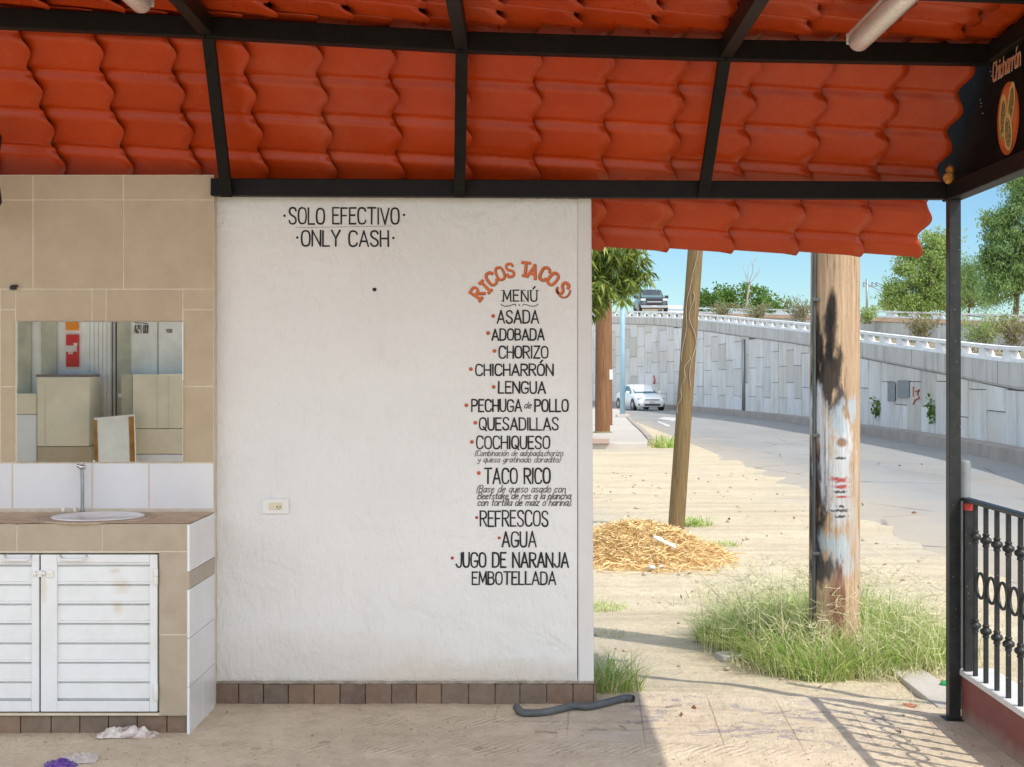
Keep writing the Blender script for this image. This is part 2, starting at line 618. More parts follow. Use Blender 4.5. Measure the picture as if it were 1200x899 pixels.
k.color(k.mix(k.rng(k.noise(40, 5, .7), .58, .80, 0, .5), (.006, .005, .005), (.17, .155, .14)))
M['letter'] = k.m
M['letter_thin'] = mottled('thin_letter_paint', (.07, .06, .058), (.15, .135, .12), 60, .7)
M['letter_orange'] = mottled('orange_letter_paint', (.68, .16, .022), (.55, .105, .02), 30, .6)
M['letter_brown'] = Mat('dark_red_letter_paint', (.13, .022, .012), .6).m
M['bullet'] = mottled('bullet_paint', (.50, .10, .02), (.40, .07, .02), 30, .6)
M['bullet_red'] = mottled('bullet_red_paint', (.42, .03, .02), (.34, .025, .02), 30, .6)
M['pencil'] = Mat('faint_line', (.33, .30, .27), .7).m
M['letter_white'] = Mat('white_letter_paint', (.75, .68, .58), .6).m
M['plate_orange'] = mottled('plate_orange', (.56, .10, .018), (.45, .065, .014), 14, .6)
M['tortilla'] = mottled('tortilla_cream', (.68, .47, .20), (.60, .38, .13), 20, .6)
k = Mat('meat_speckle', rough=.7)
k.color(k.ramp(k.noise(70, 4, .7), [(0.3, (.06, .04, .014)), (.5, (.20, .13, .035)), (.62, (.42, .32, .12)), (.7, (.09, .055, .02))]))
M['meat'] = k.m
M['lime'] = Mat('lime_green', (.22, .33, .06), .6).m
k = Mat('foam', rough=.85)
k.color(k.mix(k.rng(k.noise(60, 4), .4, .7), (.62, .28, .05), (.35, .12, .02)))
k.bump(k.noise(80, 4), .8, .01)
M['foam'] = k.m
k = Mat('clear_cover', (.84, .84, .80), .18)
k.b.inputs['Transmission Weight'].default_value = .45
k.bump(k.noise(60, 4), .6, .006)
M['cover'] = k.m
M['housing'] = mottled('lamp_housing', (.66, .64, .60), (.5, .47, .42), 16, .5)
M['hose'] = mottled('rubber_hose', (.045, .05, .056), (.12, .125, .125), 10, .5, .3, 60)
k = Mat('dirty_cloth', rough=.9)
k.color(k.mix(k.rng(k.noise(24, 5, .7), .4, .65), (.66, .61, .56), (.28, .19, .15)))
M['cloth'] = k.m
M['wrapper'] = mottled('crumpled_wrapper', (.62, .58, .54), (.40, .34, .30), 20, .35)
M['wrapper_purple'] = mottled('purple_foil', (.05, .012, .17), (.13, .05, .30), 20, .25)
k = Mat('straw', rough=.8)
k.color(k.ramp(k.island(), [(0, (.55, .34, .13)), (.35, (.74, .52, .23)), (.75, (.84, .66, .36)), (1, (.40, .25, .11))]))
M['straw'] = k.m
M['straw_core'] = mottled('straw_core', (.50, .32, .13), (.36, .22, .09), 20, .95, 1, 60)
k = Mat('grass_seed', rough=.7)
k.color(k.ramp(k.island(), [(0, (.42, .46, .20)), (.5, (.58, .55, .32)), (1, (.66, .57, .36))]))
M['seed'] = k.m


def leaf_mat(name, cols, trans=.25):
    k = Mat(name, rough=.5, spec=.35)
    n = len(cols)
    cc = k.ramp(k.island(), [(i / (n - 1), c) for i, c in enumerate(cols)])
    k.color(cc)
    tr = k.n('ShaderNodeBsdfTranslucent')
    k.l(cc, tr.inputs['Color'])
    ms = k.n('ShaderNodeMixShader')
    ms.inputs[0].default_value = trans
    k.l(k.b.outputs[0], ms.inputs[1])
    k.l(tr.outputs[0], ms.inputs[2])
    k.l(ms.outputs[0], k.out.inputs['Surface'])
    return k.m


M['grass'] = leaf_mat('grass', [(.20, .34, .06), (.30, .48, .09), (.38, .55, .12), (.48, .61, .18), (.60, .66, .27), (.70, .64, .35), (.74, .64, .38)], .5)
M['mango'] = leaf_mat('mango_leaf', [(.06, .10, .02), (.12, .18, .03), (.20, .26, .045), (.30, .33, .07)], .35)
M['leaf_green'] = leaf_mat('green_leaf', [(.06, .13, .025), (.11, .21, .035), (.17, .27, .05)], .35)
M['leaf_soft'] = leaf_mat('soft_leaf', [(.18, .28, .08), (.27, .39, .10), (.36, .46, .14), (.44, .48, .18)], .5)
M['leaf_blue'] = leaf_mat('blue_green_leaf', [(.14, .24, .08), (.22, .34, .11), (.32, .42, .16)], .5)
M['leaf_dry'] = leaf_mat('dry_leaf', [(.20, .19, .06), (.26, .22, .09), (.15, .17, .05), (.32, .26, .13)])
M['bark'] = mottled('bark', (.17, .11, .07), (.10, .065, .045), 6, .9, .8, 14, (3, 3, .5), bdist=.03)
M['twig'] = mottled('dry_twig', (.38, .32, .27), (.26, .21, .17), 10, .9)

# ------------------------------------------------------------------ hand lettering: strokes of a narrow brush
# each glyph: (width, [(kind, points)...]); 'l' = straight strokes, 'c' = rounded strokes; box 0..1 by 0..1
O_ = [(.5, 1), (.12, .94), (0, .66), (0, .34), (.12, .06), (.5, 0), (.88, .06), (1, .34), (1, .66), (.88, .94), (.5, 1)]
U_ = {
    'A': (.62, [('l', [(0, 0), (.5, 1)]), ('l', [(.5, 1), (1, 0)]), ('l', [(.14, .32), (.86, .32)])]),
    'B': (.52, [('l', [(0, 0), (0, 1)]), ('c', [(0, 1), (.7, 1), (.92, .86), (.9, .62), (.6, .53), (0, .53)]), ('c', [(.2, .53), (.8, .53), (1, .36), (1, .14), (.72, 0), (0, 0)])]),
    'C': (.56, [('c', [(1, .80), (.9, .95), (.5, 1.02), (.12, .95), (0, .68), (0, .32), (.12, .05), (.5, -.02), (.9, .05), (1, .2)])]),
    'D': (.56, [('l', [(0, 0), (0, 1)]), ('c', [(0, 1), (.65, 1), (1, .82), (1, .18), (.65, 0), (0, 0)])]),
    'E': (.46, [('l', [(0, 0), (0, 1)]), ('l', [(0, 1), (1, 1.0)]), ('l', [(0, .54), (.82, .54)]), ('l', [(0, 0), (1, 0)])]),
    'F': (.46, [('l', [(0, 0), (0, 1)]), ('l', [(0, 1), (1, 1.0)]), ('l', [(0, .52), (.8, .52)])]),
    'G': (.58, [('c', [(1, .80), (.9, .95), (.5, 1.02), (.12, .95), (0, .68), (0, .32), (.12, .05), (.5, -.02), (.9, .05), (1, .2), (1, .42)]), ('l', [(.55, .42), (1, .42)])]),
    'H': (.54, [('l', [(0, 0), (0, 1)]), ('l', [(1, 0), (1, 1)]), ('l', [(0, .5), (1, .5)])]),
    'I': (.06, [('l', [(.5, 0), (.5, 1)])]),
    'J': (.46, [('c', [(1, 1), (1, .25), (.85, .03), (.45, -.02), (.1, .08), (0, .2)])]),
    'L': (.44, [('l', [(0, 1), (0, 0)]), ('l', [(0, 0), (1, 0)])]),
    'M': (.66, [('l', [(0, 0), (.06, 1)]), ('l', [(.06, 1), (.5, .18)]), ('l', [(.5, .18), (.94, 1)]), ('l', [(.94, 1), (1, 0)])]),
    'N': (.58, [('l', [(0, 0), (0, 1)]), ('l', [(0, 1), (1, 0)]), ('l', [(1, 0), (1, 1)])]),
    'O': (.58, [('c', O_)]),
    'P': (.52, [('l', [(0, 0), (0, 1)]), ('c', [(0, 1), (.7, 1), (1, .88), (1, .6), (.7, .47), (0, .47)])]),
    'Q': (.60, [('c', O_), ('l', [(.55, .25), (1.02, -.08)])]),
    'R': (.54, [('l', [(0, 0), (0, 1)]), ('c', [(0, 1), (.7, 1), (.98, .88), (.98, .62), (.7, .5), (0, .5)]), ('l', [(.4, .5), (1, 0)])]),
    'S': (.52, [('c', [(.97, .82), (.85, .97), (.5, 1.02), (.1, .95), (.02, .72), (.25, .56), (.75, .45), (1, .28), (.92, .06), (.5, -.02), (.1, .05), (0, .2)])]),
    'T': (.58, [('l', [(0, 1), (1, 1)]), ('l', [(.5, 1), (.5, 0)])]),
    'U': (.54, [('c', [(0, 1), (0, .3), (.12, .04), (.5, -.02), (.88, .04), (1, .3), (1, 1)])]),
    'V': (.60, [('l', [(0, 1), (.5, 0)]), ('l', [(.5, 0), (1, 1)])]),
    'Y': (.58, [('l', [(0, 1), (.5, .48)]), ('l', [(1, 1), (.5, .48)]), ('l', [(.5, .48), (.5, 0)])]),
    'Z': (.52, [('l', [(.05, 1), (1, 1)]), ('l', [(1, 1), (0, 0)]), ('l', [(0, 0), (1, 0)])]),
    '0': (.50, [('c', O_)]), '1': (.2, [('l', [(0, .8), (.8, 1)]), ('l', [(.8, 1), (.8, 0)])]),
    # small letters: x-height .62, ascender 1, descender -.3
    'a': (.50, [('c', [(.95, .56), (.5, .64), (.08, .5), (0, .2), (.25, -.02), (.7, .08), (.95, .5)]), ('l', [(.97, .62), (.95, 0)])]),
    'b': (.46, [('l', [(0, 1), (0, 0)]), ('c', [(0, .4), (.3, .62), (.8, .58), (1, .3), (.75, 0), (.3, 0), (0, .15)])]),
    'c': (.44, [('c', [(.95, .5), (.6, .64), (.15, .55), (0, .28), (.2, .02), (.6, -.02), (.95, .12)])]),
    'd': (.50, [('c', [(.95, .52), (.5, .64), (.08, .5), (0, .22), (.25, -.02), (.7, .06), (.95, .3)]), ('l', [(1, 1), (.95, 0)])]),
    'e': (.46, [('c', [(.05, .32), (.95, .36), (.85, .58), (.5, .64), (.1, .5), (0, .25), (.2, .02), (.6, -.02), (.95, .12)])]),
    'f': (.36, [('c', [(1, .92), (.75, 1.02), (.5, .9), (.45, .6), (.4, 0)]), ('l', [(.05, .6), (.9, .6)])]),
    'g': (.48, [('c', [(.95, .54), (.5, .64), (.08, .5), (0, .24), (.25, .02), (.7, .1), (.95, .5)]), ('c', [(.97, .62), (.95, -.05), (.8, -.28), (.4, -.32), (.05, -.22)])]),
    'h': (.46, [('l', [(0, 1), (0, 0)]), ('c', [(0, .38), (.35, .62), (.85, .6), (.95, .35), (.97, 0)])]),
    'i': (.08, [('l', [(.5, .62), (.5, 0)]), ('l', [(.4, .84), (.6, .9)])]),
    'l': (.08, [('l', [(.5, 1), (.5, 0)])]),
    'm': (.70, [('l', [(0, .62), (0, 0)]), ('c', [(0, .4), (.2, .62), (.45, .6), (.5, .35), (.5, 0)]), ('c', [(.5, .4), (.7, .62), (.95, .6), (1, .35), (1, 0)])]),
    'n': (.46, [('l', [(0, .62), (0, 0)]), ('c', [(0, .38), (.35, .62), (.85, .6), (.95, .35), (.97, 0)])]),
    'o': (.48, [('c', [(.5, .64), (.1, .55), (0, .3), (.12, .05), (.5, -.02), (.88, .05), (1, .3), (.9, .55), (.5, .64)])]),
    'p': (.46, [('l', [(0, .62), (-.03, -.32)]), ('c', [(0, .4), (.3, .62), (.8, .58), (1, .3), (.75, 0), (.3, 0), (0, .15)])]),
    'q': (.48, [('c', [(.95, .54), (.5, .64), (.08, .5), (0, .24), (.25, .0), (.7, .1), (.95, .4)]), ('l', [(.97, .62), (.95, -.32)])]),
    'r': (.36, [('l', [(0, .62), (0, 0)]), ('c', [(0, .36), (.3, .58), (.7, .64), (1, .55)])]),
    's': (.40, [('c', [(.92, .54), (.5, .64), (.08, .54), (.2, .38), (.8, .26), (.95, .1), (.5, -.02), (.05, .08)])]),
    't': (.34, [('c', [(.45, .92), (.4, .25), (.5, 0), (.95, .06)]), ('l', [(0, .6), (.95, .6)])]),
    'k': (.44, [('l', [(0, 1), (0, 0)]), ('l', [(.9, .62), (.05, .28)]), ('l', [(.35, .4), (1, 0)])]),
    'u': (.46, [('c', [(0, .62), (0, .2), (.2, 0), (.6, .02), (.95, .3)]), ('l', [(.97, .62), (.97, 0)])]),
    'y': (.46, [('c', [(0, .62), (.1, .3), (.45, .2), (.9, .4)]), ('c', [(1, .62), (.85, -.05), (.6, -.3), (.1, -.28)])]),
    'z': (.44, [('l', [(0, .62), (1, .62)]), ('l', [(1, .62), (0, 0)]), ('l', [(0, 0), (1, 0)])]),
    '(': (.2, [('c', [(1, 1.02), (.1, .7), (0, .3), (.6, -.1)])]),
    ')': (.2, [('c', [(.4, 1.02), (1, .7), (.9, .3), (0, -.1)])]),
    ',': (.08, [('l', [(.6, .08), (.1, -.12)])]), '.': (.06, [('l', [(.3, .0), (.7, .07)])]),
    ' ': (.30, []),
}
ACC = [('l', [(.42, 1.16), (.72, 1.36)])]
U_['Ó'] = (U_['O'][0], U_['O'][1] + ACC)
U_['Ú'] = (U_['U'][0], U_['U'][1] + ACC)
U_['ó'] = (U_['o'][0], U_['o'][1] + [('l', [(.45, .82), (.8, 1.0)])])


def chaikin(p, it=3):
    for _ in range(it):
        q = [p[0]]
        for a, b in zip(p[:-1], p[1:]):
            q.append((a[0] * .75 + b[0] * .25, a[1] * .75 + b[1] * .25))
            q.append((a[0] * .25 + b[0] * .75, a[1] * .25 + b[1] * .75))
        q.append(p[-1])
        p = q
    return p


def layout(text, a0, a1, b0, b1, slant=0.0, gap=.17, jit=.012, rnd=None):
    """strokes of a line of text filling a0..a1 (along) and b0..b1 (baseline to cap height)"""
    rnd = rnd or R
    h = b1 - b0
    tot = sum(U_[c][0] + gap for c in text) - gap
    sx = (a1 - a0) / tot
    x, out = 0.0, []
    for c in text:
        w, st = U_[c]
        dy, dr, ds = rnd.uniform(-jit, jit), rnd.uniform(-jit, jit), 1 + rnd.uniform(-jit, jit) * 1.5
        for kind, pts in st:
            q = chaikin(pts) if kind == 'c' else pts
            out.append([(a0 + (x + w * u) * sx + slant * v * h + dr * (v - .5) * h, b0 + (v * ds + dy) * h) for u, v in q])
        x += w + gap
    return out


def ribbons(mb, strokes, width, mapper, depth=0.0012, step=0.00012, taper=.25, rnd=None):
    """flat brush strokes; every stroke lies a hair above the one before"""
    rnd = rnd or R
    for si, pts in enumerate(strokes):
        p = [Vector((a, b)) for a, b in pts]
        if len(p) == 2:
            p = [p[0].lerp(p[1], t) for t in (0, .33, .67, 1)]
        d0 = (p[1] - p[0]).normalized()
        d1 = (p[-1] - p[-2]).normalized()
        closed = (p[0] - p[-1]).length < width * .3
        if not closed:
            p = [p[0] - d0 * width * .42] + [p[0] - d0 * width * .3] + p + [p[-1] + d1 * width * .3] + [p[-1] + d1 * width * .42]
        m = len(p)
        ph = rnd.uniform(0, 6)
        vs = []
        for i in range(m):
            d = (p[min(i + 1, m - 1)] - p[max(i - 1, 0)])
            if closed and i in (0, m - 1):
                d = p[1] - p[-2]
            d = d.normalized()
            nn = Vector((-d.y, d.x))
            ww = width / 2 * (1 + taper * .5 * math.sin(ph + 3.2 * i / m))
            if not closed and i in (0, m - 1):
                ww *= .55
            for s in (1, -1):
                q = p[i] + nn * ww * s
                vs.append(mapper(q.x, q.y, depth + step * (si % 9)))
        mb.add(vs, [(2 * i, 2 * i + 1, 2 * i + 3, 2 * i + 2) for i in range(m - 1)])


def disc(mb, a, b, ra, rb, mapper, depth, n=20, rot=0.0):
    vs = []
    for k in range(n):
        t = 2 * math.pi * k / n
        u, v = ra * math.cos(t), rb * math.sin(t)
        vs.append(mapper(a + u * math.cos(rot) - v * math.sin(rot), b + u * math.sin(rot) + v * math.cos(rot), depth))
    mb.add(vs, [tuple(range(n))])


# ------------------------------------------------------------------ ground, floor, road, pavement
def lines(a, b, n):
    return [a + (b - a) * i / n for i in range(n)]


xs = [-400, -200, -100, -60, -40, -25] + lines(-15, -4, 11) + lines(-4, 4.6, 60) + lines(4.6, 14, 16) + [14, 20, 30, 45, 70, 120, 250, 400]
ys = [-300, -120, -60, -30, -15, -8, -4, 0, 3] + lines(4, 12, 90) + lines(12, 30, 50) + lines(30, 150, 60) + [150, 200, 300, 500, 900]
from mathutils import noise as mn
mb = MB()
vs = []
for y in ys:
    for x in xs:
        z = zg(x, y) - .012
        if 7.0 < y < 30 and -1 < x < 4.5:
            z += .012 * mn.noise((x * 1.1, y * 1.1, 0)) + .008 * mn.noise((x * 4, y * 4, 3))
        vs.append((x, y, z))
w = len(xs)
mb.add(vs, [(j * w + i, j * w + i + 1, (j + 1) * w + i + 1, (j + 1) * w + i) for j in range(len(ys) - 1) for i in range(w - 1)])
tag(mb.build('ground', M['ground'], smooth=True, origin=(0, 0, 0)), kind='structure')


def floor_pt(u, v):
    x, y = -3.6 + u * 6.0, -2.5 + v * 9.65
    if v > .8:
        y = 5.2 + (v - .8) / .2 * 1.95
    else:
        y = -2.5 + v / .8 * 7.7
    z = zg(x, y) + .004
    if y > 5.0:
        z += .004 * mn.noise((x * 3, y * 3, 1)) + .0035 * mn.noise((x * 11, y * 11, 5))
        z -= .022 * sstep((y - 6.9) / .2)
    return (x, y, z)


mb = MB().grid(floor_pt, 240, 220)
tag(mb.build('floor', M['floor'], smooth=True, origin=(0, 0, 0)), kind='structure')


# the retaining wall of the ramp follows this curve (px, distance)
PLAN = [(1420, 16.0), (1330, 20.5), (1200, 27.2), (1100, 34.5), (1010, 43.2), (947, 53), (880, 64), (830, 75), (780, 86), (740, 95), (700, 104), (640, 118), (560, 135)]
KP = [((p - CX) / FPX * y, y) for p, y in PLAN]
TOPS = [(1420, 432), (1330, 422), (1200, 424), (1107, 413), (1010, 400), (947, 389), (820, 375), (800, 373), (720, 371), (640, 369), (560, 368)]
CAPB = [(1420, 478), (1330, 466), (1200, 457), (1107, 438), (1010, 419), (947, 405), (820, 387), (800, 383), (720, 379), (640, 377), (560, 376)]


def lerp_tab(tab, x):
    t = sorted(tab)
    if x <= t[0][0]: return t[0][1]
    for (a, va), (b, vb) in zip(t[:-1], t[1:]):
        if x <= b:
            return va + (vb - va) * (x - a) / (b - a)
    return t[-1][1]


def catmull(pts, n):
    out = []
    for i in range(len(pts) - 1):
        p0, p1, p2, p3 = pts[max(i - 1, 0)], pts[i], pts[i + 1], pts[min(i + 2, len(pts) - 1)]
        for k in range(n):
            t = k / n
            out.append(tuple(.5 * (2 * p1[d] + (p2[d] - p0[d]) * t + (2 * p0[d] - 5 * p1[d] + 4 * p2[d] - p3[d]) * t * t + (3 * p1[d] - p0[d] - 3 * p2[d] + p3[d]) * t ** 3) for d in range(len(p1))))
    out.append(tuple(pts[-1]))
    return out


def smooth_z(tab):
    """height table along the curve -> [(x, y, z)] knots"""
    r = []
    for (px, Y), (X, _) in zip(PLAN, KP):
        r.append((X, Y, EYE - (lerp_tab(tab, px) - CY) / FPX * Y))
    return r


CT = catmull(smooth_z(TOPS), 40)
CB = catmull(smooth_z(CAPB), 40)
ARC = [0.0]
for a, b in zip(CT[:-1], CT[1:]):
    ARC.append(ARC[-1] + math.hypot(b[0] - a[0], b[1] - a[1]))
ARC_L = ARC[-1]


def along(s, tab=CT):
    s = max(0.0, min(ARC_L - 1e-6, s))
    lo, hi = 0, len(ARC) - 1
    while hi - lo > 1:
        m = (lo + hi) // 2
        if ARC[m] <= s: lo = m
        else: hi = m
    t = (s - ARC[lo]) / (ARC[hi] - ARC[lo])
    return Vector(tab[lo]).lerp(Vector(tab[hi]), t)


def side(s):
    """unit vector out of the wall's face, toward the road"""
    d = along(s + .3) - along(s - .3)
    return Vector((-d.y, d.x, 0)).normalized()


# road: left edge along the sand, right edge under the ramp wall
mb = MB()
vs, NL = [], 120
for i in range(NL + 1):
    s = ARC_L * i / NL
    p = along(s) + side(s) * .3
    y = p.y
    xl = 3.2 + .012 * min(y, 60)
    if y > 62:
        xl = 3.95 - (y - 62) * .11
    for k in range(7):
        t = k / 6
        x = xl + (p.x - xl) * t
        yy = y
        vs.append((x, yy, zg(x, yy) + (.0 if k else -.03)))
mb.add(vs, [(i * 7 + k, i * 7 + k + 1, (i + 1) * 7 + k + 1, (i + 1) * 7 + k) for i in range(NL) for k in range(6)])
# near stretch of road, on to behind the camera
vs = []
p0 = along(0) + side(0) * .3
for i in range(31):
    y = p0.y - i * 2.0
    for k in range(7):
        x = 3.2 + .012 * max(y, 0) + (p0.x - 3.2 - .012 * max(y, 0)) * k / 6
        vs.append((x, y, zg(x, y) + (.0 if k else -.03)))
mb.add(vs, [(i * 7 + k, (i + 1) * 7 + k, (i + 1) * 7 + k + 1, i * 7 + k + 1) for i in range(30) for k in range(6)])
tag(mb.build('road', M['asphalt'], smooth=True, origin=(0, 0, 0), recalc=True), kind='structure')
# worn painted marks on the road
mb = MB()
for pts in ([(778, 489), (794, 490), (790, 494), (770, 491)], [(772, 494), (786, 499), (783, 501), (770, 495)]):
    q = [G(*p) for p in pts]
    mb.add([(x, y, z + .011) for x, y, z in q], [(0, 1, 2, 3)])
tag(mb.build('road_marking', M['road_paint']), kind='structure')

# pavement beyond the sandy gap
q = [G(560, 527), G(697, 526), G(752, 526), G(768, 521)]
near_y = q[1][1]
mb = MB()
edge = [(767, 522), (758, 512), (748, 503), (741, 496), (735, 489), (731, 484.5), (728, 482)]
E = [G(*p) for p in edge]
poly = [(-4.0, near_y, 0), (E[0][0] - .35, near_y, 0)] + [(e[0] - .16, e[1], 0) for e in E] + [(-4.0, E[-1][1], 0)]
mb.prism([(x, y, zg(x, y) + .14) for x, y, z in poly], (0, 0, -.3))
tag(mb.build('pavement', M['sidewalk'], bevel=.02), kind='structure')
# kerb in short stones, some with faded red paint
kerbs = [MB(), MB()]
C_ = catmull([(e[0] - .08, e[1]) for e in E], 4)
for i, (a, b) in enumerate(zip(C_[:-1], C_[1:])):
    za, zb = zg(*a) + .07, zg(*b) + .07
    d = Vector((b[0] - a[0], b[1] - a[1], 0))
    bb = Vector((b[0], b[1], zb)) - d * .03
    kerbs[1 if i in (2, 3, 8) else 0].bar((a[0], a[1], za), bb, .16, .20)
ko = kerbs[0].build('kerb', M['kerb'], bevel=.015)
tag(ko, kind='structure')
tag(kerbs[1].build('kerb', M['kerb_red'], bevel=.015), kind='structure')
mb = MB().bar((-1.0, near_y - .04, .02), (2.02, near_y - .04, .02), .08, .13)
tag(mb.build('kerb', M['kerb_red'], bevel=.015), kind='structure')

# ------------------------------------------------------------------ the menu wall
YW = 6.67
S = FPX / YW


def wx(px): return (px - CX) / S
def wz(py): return EYE - (py - CY) / S


wall = thing('menu_wall', 'white plastered wall with a hand painted taco menu in black and orange letters', 'wall', (wx(475), YW, 0))
xl, xr = wx(251), wx(676.5)
# plaster face as a grid with a slight hand made unevenness, top edge ragged
mb = MB()


def plaster(u, v):
    x = xl + (xr - xl) * u
    z0, z1 = .098, wz(226 + 6.5 * u) + .006
    z = z0 + (z1 - z0) * v
    if v == 1: z += .006 * mn.noise((x * 9, 0, 4)) + .004 * mn.noise((x * 31, 0, 8))
    if v == 0: z += .004 * mn.noise((x * 14, 0, 4))
    y = YW + .0012 * mn.noise((x * 2.2, z * 2.2, 0)) if 0 < v < 1 else YW + .004
    return (x, y, z)


mb.grid(plaster, 150, 150)
mb.build('plaster_face', M['plaster'], wall, smooth=True)
mb = MB().box(xl, xr - .002, YW + .012, YW + .14, 0, wz(236))
mb.build('wall_core', M['pilaster'], wall)
mb = MB()
x1, x2 = wx(677.5), wx(696)
mb.add([(x1, YW - .006, .1), (x2, YW - .006, .1), (x2 - .012, YW - .006, wz(231)), (x1 - .004, YW - .006, wz(231)),
        (x1, YW + .14, .1), (x2, YW + .14, .1), (x2 - .012, YW + .14, 2.26), (x1 - .004, YW + .14, 2.26)],
       [(0, 1, 2, 3), (5, 4, 7, 6), (1, 5, 6, 2), (4, 0, 3, 7), (3, 2, 6, 7), (0, 4, 5, 1)])
mb.build('corner_pilaster', M['pilaster'], wall, bevel=.008)
# rough lip of mortar above the skirting and along the top of the plaster
mb = MB()
mb.tube([(xl + (x2 - xl) * t, YW - .012 + .003 * mn.noise((t * 30, 1, 1)), .103 + .003 * mn.noise((t * 40, 2, 2))) for t in [i / 160 for i in range(161)]], [.006 + .004 * (mn.noise((i * .6, 5, 5)) + .3) for i in range(161)], 8)
mb.build('mortar_lip', M['plaster_dark'], wall, smooth=True)
mb = MB()
mb.tube([(xl + .02 + (xr - xl - .02) * t, YW - .004, wz(226.5 + 6.2 * t) + .003 * mn.noise((t * 50, 2, 9))) for t in [i / 160 for i in range(161)]], [max(.0015, .004 + .007 * mn.noise((i * .5, 8, 3))) for i in range(161)], 8)
mb.build('broken_top_edge', M['plaster_dark'], wall, smooth=True)
# skirting of brown tiles
mb = MB()
x = xl
while x < x2 - .01:
    wd = R.uniform(.115, .130)
    xe = min(x + wd, x2)
    mb.box(x, xe - .004, YW - .016 + R.uniform(-.001, .001), YW + .05, -.02, .096 + R.uniform(-.002, .002))
    x = xe
mb.build('skirting', M['plinth'], wall, bevel=.002)
mb = MB().box(x2 - .002, x2 + .008, YW - .012, YW + .14, -.06, .094)
mb.build('skirting_return', M['plinth'], wall, bevel=.002)
wmap = lambda a, b, d: (a, YW - .0012 - d * .5, b)


def line(text, px0, px1, py0, py1, dot=None, dmat='bullet', wpx=1.9, mat='letter', slant=0.0, jit=.013, dr=2.3, gap=.17):
    m = MB()
    ribbons(m, layout(text, wx(px0) + wpx / S / 2, wx(px1) - wpx / S / 2, wz(py1), wz(py0), slant, jit=jit, gap=gap), wpx / S, wmap)
    m.build('lettering', M[mat], wall)
    if dot:
        for d in (dot if isinstance(dot, list) else [dot]):
            m = MB()
            disc(m, wx(d[0]), wz(d[1]), dr / S, dr / S, wmap, .0015)
            m.build('bullet_dot', M[dmat], wall)


line('SOLO EFECTIVO', 338, 468.5, 244, 262.5, [(333.5, 253), (473.5, 252)], 'letter', 2.0, dr=1.5)
line('ONLY CASH', 352.5, 456, 270.5, 288.5, [(348.5, 278.5), (461, 279)], 'letter', 2.0, dr=1.5)
m = MB(); ribbons(m, [[(wx(347), wz(267)), (wx(458.7), wz(265))]], .6 / S, wmap); m.build('pencil_line', M['pencil'], wall)
line('ASADA', 582, 632, 364, 378.6, (578, 370.5))
line('ADOBADA', 575.7, 638.5, 385.8, 398.6, (572, 390.5))
line('CHORIZO', 584, 643, 406, 419.6, (579.5, 411.4))
line('CHICHARRÓN', 556.6, 649, 427, 440, (551.8, 432.6))
line('LENGUA', 583.5, 640, 447.5, 460.8, (578.5, 453.6))
line('PECHUGA', 552, 612, 468.4, 482.2, (546.5, 475))
line('de', 613.5, 622.5, 471, 478.4, wpx=.9, mat='letter', slant=.3)
line('POLLO', 626, 666.6, 468.4, 482.2)
line('QUESADILLAS', 561, 655, 489.8, 503.8, (557, 495.5))
line('COCHIQUESO', 557.7, 645, 511.4, 525.8, (553, 518))
line('(Combinación de adobada,chorizo', 556, 659.5, 527.8, 534.4, wpx=.75, mat='letter_thin', slant=.28, gap=.15)
line('y queso gratinado doradito)', 559, 656.5, 535.2, 541.8, wpx=.8, mat='letter_thin', slant=.28, gap=.15)
line('TACO RICO', 567, 645.5, 549, 566.5, (561, 554.4), wpx=2.1)
line('(Base de queso asado con', 557.7, 662.5, 569, 577, wpx=1.0, mat='letter_thin', slant=.28)
line('Beefstake de res a la plancha', 559, 668.8, 577.2, 584.8, wpx=1.1, mat='letter_thin', slant=.28, gap=.15)
line('con tortilla de maiz o harina).', 558.8, 669.8, 585, 592.6, wpx=1.1, mat='letter_thin', slant=.28, gap=.15)
line('REFRESCOS', 562, 643, 598.8, 616.6, (558.6, 606.6), 'bullet_red', dr=1.8)
line('AGUA', 587.6, 629, 623.4, 640.8, (585, 630.4), 'bullet_red', dr=1.8)
line('JUGO DE NARANJA', 533.7, 667, 648, 664.6, (530, 654), 'bullet_red', 2.1, dr=1.9)
line('EMBOTELLADA', 552.6, 652, 670.2, 684.8)
# MENÚ with small serifs, flourish under it
line('MENÚ', 589, 630, 340.5, 353, wpx=1.7, gap=.24)
m = MB()
sf = []
for px in (589, 599.6, 603.6, 613.6, 622.5, 629.6):
    for py in ((340.5,) if px > 620 else (340.5, 353)):
        sf.append([(wx(px - 1.8), wz(py)), (wx(px + 1.8), wz(py))])
ribbons(m, sf, .8 / S, wmap, .0024)
ribbons(m, [chaikin([(wx(x), wz(y)) for x, y in c]) for c in ([(587, 356.6), (590, 359), (596, 359), (601, 357), (604, 356.4), (604.4, 358.4)], [(630.6, 356.6), (627.5, 359), (622, 359), (617, 357), (613, 356.4), (612.6, 358.4)])], 1.0 / S, wmap)
disc(m, wx(608.6), wz(357.6), .9 / S, .9 / S, wmap, .0015)
m.build('flourish', M['letter'], wall)
